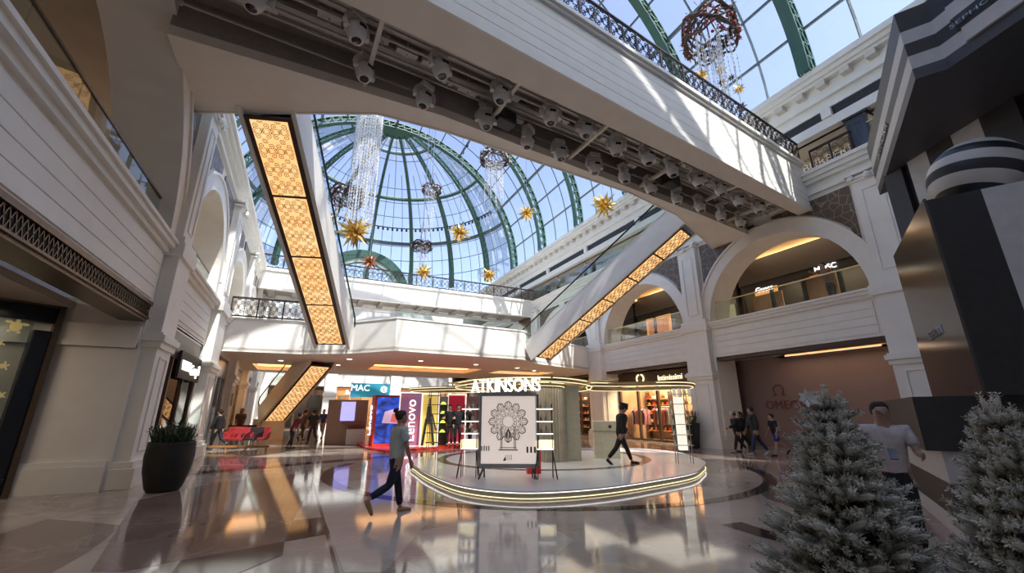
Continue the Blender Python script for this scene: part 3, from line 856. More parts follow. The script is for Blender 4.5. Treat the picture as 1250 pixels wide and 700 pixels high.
for i, (x, y, Y0, rp, lb, mt) in enumerate([
    (433,283,16,24,'large gold star hanging right of the lit escalator panels, low under the crystal tube','gold'),
    (561,284,20,16,'gold star hanging in the middle of the dome view','gold'),
    (643,260,22,13,'small gold star hanging against the vault left of the long cornice','gold'),
    (737,250,18,19,'gold star nearest to the footbridge at the right end of the cornice','gold'),
    (517,332,22,13,'gold star just above the far iron railing under the round wreath','gold'),
    (451,320,24,12,'reddish copper star in front of the arched lunette','copper'),
    (597,336,22,12,'gold star at the left tip of the cornice','gold')]):
    if 'copper' not in M: M['copper'] = mat('copper_foil', (.50,.22,.12), .25, .9)
    p = P3(x, y, Y0); dist = V(p).length
    star(p, rp/512*dist*.93, lb, mt, i, roofz(p[0], p[1]))
def wreath(c, rad, h, label, seed, red=True, strands=26, sl=3.0):
    t = thing('hanging_wreath', label, 'hanging wreath', c, 0, 'twig wreaths hung from the glass roof')
    rd = random.Random(seed); m = MB()
    for k in range(8):
        rr = rad*(1-.06*(k%3)); zc = h*(k/7-.5)*.55
        m.tube([(rr*math.cos(2*PI*i/26)*(1+.04*rd.random()), rr*math.sin(2*PI*i/26), zc+.10*h*math.sin(5*2*PI*i/26+k)) for i in range(26)], .045*rad, 5, closed=True)
    for k in range(14):
        a = 2*PI*k/14
        m.tube([(rad*math.cos(a), rad*math.sin(a), -h*.3), (rad*.95*math.cos(a+.15), rad*.95*math.sin(a+.15), h*.1), (rad*.35*math.cos(a+.3), rad*.35*math.sin(a+.3), h*.5)], .03*rad, 5)
    for k in range(240):
        a = rd.random()*2*PI; z = rd.uniform(-.35,.35)*h; p = V((rad*math.cos(a), rad*math.sin(a), z)); q = p + V((rd.uniform(-1,1),rd.uniform(-1,1),rd.uniform(-1,1)))*rad*.16
        m.bar(p, q, .018*rad)
    if 'twig' not in M: M['twig'] = mat('dark_twigs', (.06,.03,.022), .7, c2=(.10,.055,.035)); M['bauble'] = mat('red_bauble', (.30,.03,.02), .2, c2=(.24,.02,.015)); M['crystal'] = mat('crystal_beads', (.75,.75,.74), .12, c2=(.6,.6,.6), spec=.9)
    m.build('twig_frame', M['twig'], t)
    b = MB(); b.smooth = True
    for k in range(60):
        a = rd.random()*2*PI; z = rd.uniform(-.3,.45)*h; rr = rad*(1.04 if z < .1*h else .75); b.sphere((rr*math.cos(a), rr*math.sin(a), z), rad*.075, 8, 6)
    b.build('baubles', M['bauble'] if red else M['crystal'], t)['kind'] = 'stuff'
    s = MB()
    for k in range(strands):
        a = rd.random()*2*PI; rr = rad*.8*math.sqrt(rd.random()); x, y = rr*math.cos(a), rr*math.sin(a); L = sl*rd.uniform(.5,1)
        s.bar((x,y,-.2*h), (x,y,-L), .008)
        n = int(L/.22)
        for i in range(n):
            z = -.2*h-(L-.2*h)*i/n; w_ = .022+.015*rd.random(); s.cbox((x,y,z), (w_,w_,w_*1.8), rd.random())
    s.build('crystal_strands', M['crystal'], t)['kind'] = 'stuff'
    w_ = MB(); 
    for k in range(3):
        a = 2*PI*k/3; w_.tube([(rad*.35*math.cos(a), rad*.35*math.sin(a), h*.5), (0,0,h*.5+1.2)], .015, 4)
    w_.tube([(0,0,h*.5+1.2),(0,0,roofz(c[0],c[1])-c[2])], .02, 4)
    w_.build('wire', M['steel'], t)
wreath(P3(866,40,8.5), 1.0, 1.9, 'large dark twig wreath with red baubles hanging near the right-hand cornice', 1, True, 46, 4.3)
wreath(P3(604,193,18), .75, .8, 'twig wreath partly hidden by the edge of the upper footbridge', 2, False, 30, 3.2)
wreath(P3(515,301,20), .5, .55, 'small round wreath hanging above a gold star in mid dome', 3, False, 16, 1.2)
wreath(P3(424,240,19), .75, .9, 'dull gold wreath behind the crystal tube', 5, False, 24, 2.2)
wreath(P3(527,232,24), .6, .5, 'pale small wreath high in the dome between two ribs', 6, False, 16, 3.4)
for i, (x, y, r_) in enumerate([(856,92,.30),(881,86,.24),(881,101,.22),(902,109,.28),(876,117,.2),(905,131,.26),(893,95,.2)]):
    p = P3(x, y, 8.5+.15*i)
    star(p, r_, 'small star on the strands below the big wreath, ' + ['leftmost of them','upper middle one','dull one in the centre','lowest bright gold one','tiny one left of the lowest','lowest of all near the railing','silvery one right of the centre'][i], 'gold' if i in (0,1,3) else 'bronze', i+9, P3(866,40,8.5)[2], 'small stars below the big wreath')
# crystal curtain tube
p = P3(452,150,17.5)
t = thing('crystal_curtain', 'glittering tube-shaped curtain of crystal strands hanging in front of the dome', 'crystal curtain', (p[0],p[1],8.6))
rd = random.Random(12); s = MB()
zt = roofz(p[0],p[1])-8.6
for k in range(110):
    a = 2*PI*k/110; rr = .52*(1+.06*rd.random()) if k % 4 else .25; x, y = rr*math.cos(a), rr*math.sin(a); zb_ = rd.uniform(.4,4.5) if k % 5 else .3
    s.bar((x,y,zb_), (x,y,zt), .007)
    n = int((zt-zb_)/.16)
    for i in range(n):
        z = zb_+(zt-zb_)*i/n; w_ = .02+.014*rd.random(); s.cbox((x,y,z), (w_,w_,w_*1.6), rd.random()*2)
tag(s.build('bead_strands', M['crystal'], t), kind='stuff')
h_ = MB(); h_.tube([(.52*math.cos(2*PI*k/24),.52*math.sin(2*PI*k/24),zt) for k in range(24)], .03, 5, closed=True); h_.build('top_hoop', M['steel'], t)
# ================================================================== helpers on sight lines
def smooth(pts, n=6, closed=True):
    out = []; m = len(pts)
    for i in range(m if closed else m-1):
        p0 = pts[(i-1) % m] if closed or i > 0 else pts[0]; p1 = pts[i]; p2 = pts[(i+1) % m]; p3 = pts[(i+2) % m] if closed or i < m-2 else pts[-1]
        for k in range(n):
            t = k/n
            out.append(tuple(.5*((2*p1[j])+(-p0[j]+p2[j])*t+(2*p0[j]-5*p1[j]+4*p2[j]-p3[j])*t*t+(-p0[j]+3*p1[j]-3*p2[j]+p3[j])*t**3) for j in range(len(p1))))
    if not closed: out.append(tuple(pts[-1]))
    return out
def offset(poly, d):
    n = len(poly); a = sum(poly[i][0]*poly[(i+1)%n][1]-poly[(i+1)%n][0]*poly[i][1] for i in range(n)); s = 1 if a > 0 else -1
    out = []
    for i in range(n):
        t = V((poly[(i+1)%n][0]-poly[i-1][0], poly[(i+1)%n][1]-poly[i-1][1], 0)).normalized()
        out.append((poly[i][0]+s*t.y*d, poly[i][1]-s*t.x*d))
    return out
M['kiosk_top'] = mat('pale_grey_kiosk_floor', (.86,.88,.87), .22, c2=(.82,.84,.83), scale=2, coat=.3)
M['kiosk_ring'] = mat('brown_inlay', (.16,.125,.10), .2)
M['fluted'] = mat('silver_beige_fluting', (.50,.46,.38), .3, .35, c2=(.42,.38,.30), scale=5)
M['beige'] = mat('olive_beige_panel', (.42,.40,.31), .45)
M['cream'] = mat('cream_laminate', (.66,.62,.46), .4)
M['steel_dark'] = mat('dark_steel', (.10,.095,.09), .35, .7)
M['poster'] = mat('pale_printed_poster', (.86,.79,.73), .45, c2=(.82,.74,.67), scale=3, emis=(.95,.80,.70), es=.34)
M['ink'] = mat('grey_brown_ink', (.27,.23,.20), .6, c2=(.34,.29,.26), scale=14)
M['inkdark'] = mat('black_ink', (.03,.028,.027), .6)
M['glassbottle'] = mat('amber_bottle_glass', (.45,.30,.12), .1, c2=(.55,.42,.22), spec=.9)
M['clearbottle'] = mat('clear_bottle_glass', (.66,.66,.60), .1, spec=.9)

# ---- platform
plat_pts = smooth([(3.45,14.3),(3.08,12.3),(3.02,10.2),(3.2,8.75),(3.8,7.85),(4.65,7.5),(5.85,7.45),(7.3,7.7),(8.85,8.1),(9.96,8.75),(11.1,9.6),(12.0,10.75),(12.9,12.3),(12.9,13.9),(11.7,15.2),(9,16.0),(5.6,16.0)], 5)
ks = thing('kiosk_platform', 'low rounded pale grey kiosk platform with two glowing edge strips', 'platform', (7.3,11.8,0))
M['kiosk_side'] = mat('taupe_kiosk_edge', (.26,.24,.20), .5)
m = MB(); m.prism(offset(plat_pts,-.05), .004, .135); m.build('plinth', M['kiosk_side'], ks, world=True)
m = MB(); m.prism(plat_pts, .135, .16); m.build('top_edge', M['kiosk_top'], ks, world=True)
for z, r_, mm in ((.124,.008,'white_led'),(.028,.009,'warm_led')):
    m = MB(); m.tube([(x,y,z) for x,y in offset(plat_pts,-.03 if z > .1 else -.02)], r_, 6, closed=True); m.build('light_strip', M[mm], ks, world=True)
m = MB()
for i in range(48):
    a, b = 2*PI*i/48, 2*PI*(i+1)/48; f = lambda r, t: (7.45+r*1.07*math.cos(t), 12.9+r*math.sin(t), .164)
    m.add([f(3.0,a), f(3.26,a), f(3.26,b), f(3.0,b)], [(0,1,2,3)])
m.build('inlay_ring', M['kiosk_ring'], ks, world=True)

# ---- fluted column and side panel
kc = thing('fluted_column', 'silvery fluted kiosk column holding the ring canopy', 'column', (7.3,12.0,.16))
m = MB(); N = 64; r0 = .48
prof = []
for k in range(N):
    a = 2*PI*k/N; rr = r0*(1+.06*(1 if k % 2 else -1)); prof.append((7.15+rr*math.cos(a), 11.95+rr*math.sin(a)))
m.prism(prof, .16, 2.5); m.build('shaft', M['fluted'], kc, world=True)
m = MB(); m.cbox((7.92,12.0,1.33),(.62,.9,2.34), R(-32)); m.build('side_panel', M['beige'], kc, world=True, bevel=.01)

# ---- ring canopy
cy = thing('ring_canopy', 'brass ring canopy with glowing edges and white letters above the kiosk', 'canopy', (7.3,12,2.4))
ZR = 2.40
ringA = smooth([PF(x,y,ZR) for x,y in [(554,471),(572,466),(600,463.5),(640,462),(680,462.5),(712,466),(724,470),(716,475),(690,478),(650,479),(610,478),(575,475)]], 6)
ringB = smooth([PF(x,y,ZR) for x,y in [(716,469),(760,469),(800,468),(835,468),(848,470),(838,473),(800,474.5),(760,475.5),(722,475)]], 6)
ringC = smooth([PF(x,y,ZR) for x,y in [(500,476),(520,474.5),(555,473.5),(592,474.5),(585,477),(550,478),(515,478)]], 6)
ringD = smooth([PF(x,y,ZR) for x,y in [(640,469),(665,468),(690,470),(680,473),(650,474),(632,472)]], 6)
for rg_, nm in ((ringA,'ring'),(ringB,'ring'),(ringC,'ring'),(ringD,'ring')):
    n = len(rg_); inner = offset(rg_, -.10)
    m = MB()
    for i in range(n):
        j = (i+1) % n
        q = [(*rg_[i],ZR-.06),(*inner[i],ZR-.06),(*inner[j],ZR-.06),(*rg_[j],ZR-.06),(*rg_[i],ZR+.06),(*inner[i],ZR+.06),(*inner[j],ZR+.06),(*rg_[j],ZR+.06)]
        m.add(q, [(0,1,2,3),(7,6,5,4),(0,3,7,4),(1,5,6,2)])
    o = m.build(nm, M['brass'], cy, world=True)
    m = MB(); m.tube([(x,y,ZR+.02) for x,y in offset(rg_,.008)], .011, 5, closed=True)
    m.tube([(x,y,ZR-.065) for x,y in offset(rg_,-.05)], .011, 5, closed=True)
    l = m.build('light_strip', M['warm_led'], None); l.parent = o; l.location = (-7.3,-12,-2.4)
m = MB()
for a in range(0, 360, 30):
    q = V((7.2+3.4*math.cos(R(a)), 12+3.4*math.sin(R(a)), ZR)); m.bar((7.15,11.95,ZR), q, .05, .04)
m.build('spokes', M['brass'], cy, world=True)
# letters standing along the near edge of the ring
a_, b_ = V((*PF(581,470,ZR),0)), V((*PF(662,470,ZR),0))
nearA = [p for p in ringA if p[1] < 12.6 and p[0] < 7.0]
word = 'ATKINSONS'; wd = [1.05,.95,1.0,.5,1.05,.8,1.1,1.05,.8]; tot = sum(wd)
pL, pR = V((*PF(580,470,2.22)[:2],0)), V((*PF(663,470,2.22)[:2],0))
pL = V((P3(580,470,10.55)[0],10.55,0)); pR = V((P3(663,470,8.85)[0],8.85,0))
dd = pR-pL; W_ = dd.length; ang = math.atan2(dd.y, dd.x); acc = 0; mt_ = MB()
nrm = V((dd.y,-dd.x,0)).normalized()
tm = text_mb(word, .46, .05); xs = [v[0] for v in tm.v]; mid = (min(xs)+max(xs))/2
tm.xf(Matrix.Translation(((pL.x+pR.x)/2+nrm.x*.15, (pL.y+pR.y)/2+nrm.y*.15, 2.07)) @ Matrix.Rotation(ang,4,'Z') @ Matrix.Diagonal((W_/(max(xs)-min(xs)),1,1,1)) @ Matrix.Translation((-mid,0,0)))
mt_.add(tm.v, tm.f)
mt_.build('lettering', M['white_led'], cy, world=True)

# ---- poster board
pb = thing('poster_board', 'framed perfume poster with an ornate flower rosette in front of the kiosk', 'poster board', (4.5,9.2,.16))
c0, c1 = V((3.84,9.62,0)), V((5.02,8.98,0)); dx = (c1-c0).normalized(); ny = V((dx.y,-dx.x,0)); Wp = (c1-c0).length; ap = math.atan2(dx.y,dx.x)
Z0, Z1 = .42, 2.0
def pp(u, z, o=0): q = c0+dx*u+ny*o; return V((q.x,q.y,z))
m = MB(); m.slab([pp(0,Z0),pp(Wp,Z0),pp(Wp,Z1),pp(0,Z1)], ny*-.05); m.build('poster_sheet', M['poster'], pb, world=True)
m = MB()
for a, b in ((pp(0,Z0),pp(Wp,Z0)),(pp(0,Z1),pp(Wp,Z1)),(pp(0,Z0),pp(0,Z1)),(pp(Wp,Z0),pp(Wp,Z1))): m.bar(a, b, .06, .09)
m.build('frame', M['steel'], pb, world=True)
for u in (.12, Wp-.12):
    for s_ in (-.12,.16):
        m = MB(); m.bar(pp(u,Z0-.02,-.02), pp(u+(.1 if u > .5 else -.1)*(s_>0),.16,s_), .035); m.build('leg', M['steel_dark'], pb, world=True)
m = MB(); cu, cz = Wp/2, 1.38
def pl2(pts, r=.006): m.tube([pp(u,z,.008) for u,z in pts], r, 4)
for r_ in (.13,.20,.30,.335): pl2([(cu+r_*math.cos(2*PI*k/40), cz+r_*math.sin(2*PI*k/40)) for k in range(41)], .006)
for k in range(12):
    a = 2*PI*k/12
    pl2([(cu+.33*math.cos(a-.24), cz+.33*math.sin(a-.24)),(cu+.42*math.cos(a-.16), cz+.42*math.sin(a-.16)),(cu+.46*math.cos(a), cz+.46*math.sin(a)),(cu+.42*math.cos(a+.16), cz+.42*math.sin(a+.16)),(cu+.33*math.cos(a+.24), cz+.33*math.sin(a+.24))], .012)
    for q in (-.1,.1): pl2([(cu+.35*math.cos(a+q), cz+.35*math.sin(a+q)),(cu+.44*math.cos(a+q*.4), cz+.44*math.sin(a+q*.4))], .006)
rd = random.Random(3)
for k in range(26):
    a = 2*PI*k/26; rr = .25+.03*(k%2); pl2([(cu+rr*math.cos(a)+x, cz+rr*math.sin(a)+z) for x,_,z in spiral(0,0,.035,1.3,a,8)], .006)
for k in range(16):
    a = 2*PI*k/16; pl2([(cu+.16*math.cos(a)+x, cz+.16*math.sin(a)+z) for x,_,z in spiral(0,0,.025,1.2,a,7)], .005)
for u in (-.17,-.14,.14,.17): pl2([(cu+u,.78),(cu+u,1.28)], .009)
pl2([(cu-.22,.76),(cu+.22,.76)], .014); pl2([(cu-.19,.81),(cu+.19,.81)], .008)
for s_ in (.4,.7,1): pl2([(cu,cz-.16-.16*s_*.0),(cu+.07*s_,cz-.30),(cu,cz-.30-.15*s_),(cu-.07*s_,cz-.30),(cu,cz-.16)], .01)
m.cur = 1
for k in range(4): m.slab([pp(.05+.055*k,.74,.004),pp(.075+.055*k,.74,.004),pp(.075+.055*k,.84+.02*(k%2),.004),pp(.05+.055*k,.84,.004)], ny*.004)
for k in range(3): m.slab([pp(Wp-.25+.085*k,.70,.004),pp(Wp-.21+.085*k,.70,.004),pp(Wp-.21+.085*k,.83,.004),pp(Wp-.25+.085*k,.83,.004)], ny*.004)
for k in range(4): m.slab([pp(cu-.05+.04*k,.54,.004),pp(cu-.04+.04*k,.54,.004),pp(cu-.04+.04*k,.66,.004),pp(cu-.05+.04*k,.66,.004)], ny*.004)
m.slab([pp(cu-.12,.53,.004),pp(cu-.05,.53,.004),pp(cu-.07,.62,.004)], ny*.004)
m.build('rosette_print', [M['ink'], M['inkdark']], pb, world=True)

# ---- display shelves on each side of the poster
def display_shelf(label, loc, rz, w=.34, tall=1.62, box=True, levels=(.62,.95,1.22,1.5), lit=True):
    t = thing('display_shelf', label, 'display shelf', (*loc,.16), rz)
    for x in (-w/2, w/2):
        for y in (-.14,.14):
            m = MB(); m.bar((x,y,0),(x,y,tall),.016); m.build('post', M['steel_dark'], t)
    for x in (-w/2, w/2):
        m = MB(); m.bar((x,-.14,.55),(x+(.09 if x>0 else -.09),-.2,0),.028); m.build('leg', M['steel_dark'], t)
    for z in levels:
        m = MB(); m.box(-w/2-.02,-.15,z-.012,w/2+.02,.15,z+.012); s_ = m.build('shelf', M['steel_dark'], t)
        m = MB(); m.box(-w/2-.02,-.155,z-.012,w/2+.02,-.15,z+.012); l = m.build('shelf_light', M['white_led'] if lit else M['steel'], None); l.parent = s_
    if box:
        m = MB(); m.box(-w/2-.03,-.13,levels[0]+.012,w/2+.03,.13,levels[0]+.19); m.build('light_box', M['warm_led'], t)
    return t
def bottle(loc, label, h=.11, w=.05, amber=True, group='perfume bottles on the kiosk shelves', cache={}):
    k = (h, w, amber)
    if k not in cache:
        t = thing('perfume_bottle', label, 'perfume bottle', loc, 0, group)
        m = MB(); m.lathe([(w*.5,0),(w*.52,h*.1),(w*.5,h*.55),(w*.2,h*.66)], (0,0,0), 8); m.build('bottle', M['glassbottle' if amber else 'clearbottle'], t)
        m = MB(); m.lathe([(w*.18,h*.66),(w*.22,h*.7),(w*.22,h),(w*.1,h)], (0,0,0), 8); m.build('cap', M['brass'], t)
        cache[k] = t
    else:
        t = copy_tree(cache[k]); t.location = loc; t['label'] = label
    t['group'] = group
    return t
sA = (3.72,9.9); sB = (5.22,8.98)
display_shelf('slim lit display shelf just left of the framed poster', sA, ap)
display_shelf('slim lit display shelf just right of the framed poster', sB, ap)
for (c, side) in ((sA,'left'),(sB,'right')):
    for lv, word_ in ((.95,'lowest open'),(1.22,'middle'),(1.5,'top')):
        for i, (du, w2) in enumerate(((-.09,'outer left'),(.04,'inner right'))):
            q = V((c[0],c[1],.16)) + dx*du
            bottle((q.x,q.y,.16+lv+.012), 'small perfume bottle on the %s shelf %s of the poster, %s one' % (word_, side, w2), .17 if i else .14, .07, amber=(i==0))
    q = V((c[0],c[1],0)) + ny*.16
# shelf towers standing on the platform
def tower(label, loc, n=6, boxes=True, w=.42, h=2.05):
    t = thing('shelf_tower', label, 'shelf tower', (*loc,.16), R(-30))
    for x in (-w/2, w/2):
        for y in (-.12,.12):
            m = MB(); m.bar((x,y,0),(x,y,h),.02); m.build('post', M['steel'], t)
    for k in range(n):
        z = .5+k*(h-.6)/(n-1); m = MB(); m.box(-w/2-.06,-.14,z-.01,w/2+.06,.14,z+.01); m.build('shelf', M['steel_dark'] if not boxes else M['cream'], t)
    if boxes:
        m = MB(); m.box(-w*.28,-.08,.36,w*.28,.08,h-.18); m.build('light_core', M['white_led2'], t)
    return t
M['white_led2'] = emit('soft_white_light_box', (1.0,.93,.80), .6)
tower('lit white shelf tower at the right end of the kiosk platform', PF(836,566,.16), 6, True)
tower('thin dark rod shelf tower at the left end of the kiosk platform', (3.95,13.9), 6, False, .3)
tq = PF(836,566,.16)
for k in range(6):
    z = .16+.5+k*1.45/5+.01
    for e in (-1,1):
        q = V((tq[0],tq[1],z)) + V((math.cos(R(-30)),math.sin(R(-30)),0))*e*.2
        bottle((q.x,q.y,z), 'small bottle on the lit white shelf tower, %s of its core on the %s shelf' % ('left' if e<0 else 'right', ['lowest','second','third','fourth','fifth','top'][k]), .13, .06, e>0, 'bottles on the lit white shelf tower')
# hanging white tags in a row under the right end of the canopy
hp = [PF(x,471,ZR) for x in (822,828,834,840)]
for k, q in enumerate(hp):
    t = thing('hanging_sampler', 'white paper sampler hanging at the right end of the ring canopy, %s from the left' % ORD[k], 'sampler', (q[0],q[1],2.06), R(-30), 'white samplers under the canopy')
    m = MB(); m.box(-.05,-.012,0,.05,.012,.26); m.build('card', M['stripe_white'], t, bevel=.01)
    m = MB(); m.bar((0,0,.26),(0,0,.33),.008); m.build('cord', M['steel'], t)
# counter
cq = PF(741,559,.16)
ct = thing('counter', 'cream kiosk counter box with a small round emblem', 'counter', (cq[0],cq[1],.16), R(-30))
m = MB(); m.box(-.40,-.25,0,.40,.25,.80); m.build('body', M['cream'], ct, bevel=.01)
m = MB(); m.box(-.42,-.27,.80,.42,.27,.84); m.build('shelf_line', M['beige'], ct); m = MB(); m.box(-.41,-.26,.84,.41,.26,1.14); m.build('upper_box', M['cream'], ct, bevel=.01)
m = MB(); m.lathe([(.055,0),(.055,.012),(.0,.012)], (0,0,0), 12); m.xf(Matrix.Translation((.12,-.26,.97)) @ Matrix.Rotation(R(90),4,'X')); m.build('emblem', M['steel_dark'], ct)

# ================================================================== red exhibition stand behind the kiosk
RS = [PF(430,541),PF(447,549.5),PF(470,553),PF(520,550),PF(580,546.5),PF(600,541),PF(560,538),PF(480,537.5)]
rs = thing('exhibition_platform', 'bright red low stand platform behind the woman', 'platform', (*RS[1],0))
m = MB(); m.prism(RS, .004, .10); m.build('deck', M['red'], rs, world=True)
M['redlit'] = mat('red_stand_panel', (.50,.05,.05), .4); M['blue_dark'] = mat('navy_board', (.02,.025,.10), .4)
def board(name, label, cat, px, py0, py1, Y0, w, th, mt, depth=.2):
    pass
# screen
q = P3(472,520,21.0); scn = thing('advert_screen', 'large blue lit advertising screen with a red side standing on the red platform', 'advert screen', (q[0]+.1,21.0,.1), R(8))
m = MB(); m.box(-.72,-.0,0,.72,.55,2.25); m.build('housing', M['redlit'], scn, bevel=.02)
m, nt_, b_p = nodes('screen_picture')
tc = nt_.nodes.new('ShaderNodeTexCoord'); gn = nt_.nodes.new('ShaderNodeTexNoise'); gn.inputs['Scale'].default_value = 1.3; gn.inputs['Distortion'].default_value = 1.5
cr = nt_.nodes.new('ShaderNodeValToRGB'); e = cr.color_ramp.elements; e[0].position=.35; e[0].color=(.01,.015,.08,1); e[1].position=.62; e[1].color=(.02,.08,.55,1)
k_ = e.new(.72); k_.color = (.35,.30,.55,1)
nt_.links.new(tc.outputs['Object'], gn.inputs['Vector']); nt_.links.new(gn.outputs['Fac'], cr.inputs[0]); nt_.links.new(cr.outputs[0], b_p.inputs['Emission Color']); b_p.inputs['Emission Strength'].default_value = 1.0; b_p.inputs['Base Color'].default_value = (.01,.01,.03,1); b_p.inputs['Roughness'].default_value = .2
M['screenpic'] = m
m = MB(); m.box(-.63,-.02,.12,.63,.0,2.15); sp_ = m.build('screen', M['screenpic'], scn)
m = MB(); m.slab([(-.35,-.03,1.0),(.5,-.03,.95),(.6,-.03,1.75),(-.25,-.03,1.5)], (0,.008,0)); m.build('picture_laptop', M['violet'] if 'violet' in M else mat('pale_violet_picture', (.3,.22,.3), .4, emis=(.45,.30,.42), es=.7), scn)
m = MB(); m.slab([(.05,-.035,1.05),(.5,-.035,1.0),(.58,-.035,1.45),(.1,-.035,1.4)], (0,.004,0)); m.build('picture_car', mat('picture_red', (.3,.03,.03), .4, emis=(.6,.12,.10), es=.7), scn)
text_obj('Lenovo', .48, M['white_led'], (q[0]-.86,20.85,1.15), R(-12), scn, 'side_lettering', .03).rotation_euler = (0,0,0)
# Lenovo totem: word reads upwards
q2 = P3(500,520,20.2); tt = thing('totem', 'tall purple and red stand panel with a white vertical word behind the woman', 'totem', (q2[0],20.2,.1), R(-14))
m = MB(); m.box(-.5,0,0,.5,.22,2.35); m.build('panel', mat('purple_red_print', (.22,.10,.20), .4, c2=(.33,.07,.08), scale=2.2, lo=.45, hi=.55, emis=(.20,.10,.20), es=.35), tt, bevel=.01)
m = MB()
for a, b in (((-.5,-.02,0),(-.5,-.02,2.35)),((.5,-.02,0),(.5,-.02,2.35)),((-.5,-.02,2.35),(.5,-.02,2.35)),((-.5,-.02,0),(.5,-.02,0))): m.bar(a,b,.05)
m.build('light_frame', M['white_led2'], tt)
tm = text_mb('Lenovo', .62, .03); tm.xf(Matrix.Translation((.22,-.04,1.12)) @ Matrix.Rotation(R(-90),4,'Y')); tm.build('lettering', M['white_led'], tt)
# vertical word on the left edge of the screen box
for ch in list(scn.children):
    if ch.name.startswith('side_lettering'): bpy.data.objects.remove(ch)
tm = text_mb('Lenovo', .46, .03); tm.xf(Matrix.Translation((-.74,.36,1.12)) @ Matrix.Rotation(R(-90),4,'Z') @ Matrix.Rotation(R(-90),4,'Y')); tm.build('side_lettering', M['white_led'], scn)
# yellow niche with an A shaped easel, lit shelves, crimson panel, grey panel
def px_panel(name, label, cat, x0, x1, Y0, h, mt, rz=-14, frame=None, z=.1, th=.18):
    a = P3(x0,520,Y0); b = P3(x1,520,Y0); w = (b[0]-a[0]); t = thing(name, label, cat, ((a[0]+b[0])/2, Y0, z), R(rz))
    m = MB(); m.box(-w/2,0,0,w/2,th,h); m.build('panel', mt, t, bevel=.01)
    if frame:
        m = MB()
        for p, q in (((-w/2,-.02,0),(-w/2,-.02,h)),((w/2,-.02,0),(w/2,-.02,h)),((-w/2,-.02,h),(w/2,-.02,h)),((-w/2,-.02,0),(w/2,-.02,0))): m.bar(p,q,.07)
        m.build('frame', frame, t)
    return t, w
M['yellow'] = mat('yellow_board', (.72,.52,.12), .5, emis=(.8,.55,.12), es=.35)
t, w_ = px_panel('exhibition_board', 'yellow lit panel with white edges and a black easel, right of the vertical word', 'exhibition board', 514, 534, 19.8, 2.3, M['yellow'], frame=M['white_led2'])
m = MB()
m.slab([(-.17,-.07,1.0),(.1,-.07,1.0),(.06,-.07,1.75),(-.13,-.07,1.75)], (0,.04,0)); m.bar((-.02,-.06,1.75),(-.02,-.06,2.1),.05)
m.bar((-.14,-.06,1.2),(-.28,-.08,.05),.11); m.bar((.06,-.06,1.2),(.22,-.08,.05),.11); m.bar((.1,-.06,1.4),(.3,-.06,.7),.07)
m.build('easel_figure', M['black'], t)
t = thing('display_shelf', 'dark shelf column with glowing green-yellow lamps right of the yellow panel', 'display shelf', (P3(540,520,20.3)[0],20.3,.1), R(-14))
m = MB(); m.box(-.22,0,0,.22,.25,2.2); m.build('back_panel', M['charcoal'], t)
for k in range(4):
    m = MB(); m.box(-.24,-.2,.55+k*.42,.24,0,.57+k*.42); m.build('shelf', M['black'], t)
    m = MB(); m.lathe([(.15,0),(.11,.05),(.05,.12)], (0,-.1,.575+k*.42), 12); m.build('lamp', emit('green_yellow_lamp_%d'%k, (.75,.9,.12), .8), t)
px_panel('exhibition_board', 'crimson panel with a white frame behind the two men in black', 'exhibition board', 546, 567, 21.5, 2.35, mat('crimson_board', (.40,.01,.035), .45, emis=(.4,.01,.03), es=.3), frame=M['white_led2'])
px_panel('exhibition_board', 'plain grey panel right of the crimson one', 'exhibition board', 568, 590, 22.2, 2.3, mat('grey_board', (.30,.28,.30), .5))
# red bag and white box seen on shelves right of the poster
for i, (x, z, mm, lb) in enumerate([(650,1.15,'red','tall red gift box behind the shelf right of the poster'),(652,.72,'red','red gift box low behind the shelf right of the poster'),(647,1.62,'stripe_white','white gift box on top behind the shelf right of the poster')]):
    q = P3(x,520,9.6)
    t = thing('gift_box', lb, 'gift box', (q[0]+.05,9.75,.16 if i==1 else .16), R(-20))
    hh = {0:(.62,1.28),1:(.0,.6),2:(1.3,1.66)}[i]
    m = MB(); m.box(-.17,-.1,hh[0],.17,.1,hh[1]); m.build('box', M[mm], t, bevel=.01); m = MB(); m.box(-.175,-.105,hh[1]-.06,.175,.105,hh[1]+.01); m.build('lid', M[mm], t)

# fill lights added under the canopy; lamps of the middle footbridge coves
for i, (x, y) in enumerate(((6.0,10.6),(8.6,13.0),(10.6,10.6),(5.0,13.5))):
    area('canopy_fill', (x,y,2.3), (0,0,0), 2.4, 16, (1,.90,.72))
for (x0,x1,y0,y1) in holes:
    area('cove_lamp', ((x0+x1)/2,(y0+y1)/2,4.42), (0,0,0), (x1-x0)*.9, 26, (1,.72,.45), (y1-y0)*.9)
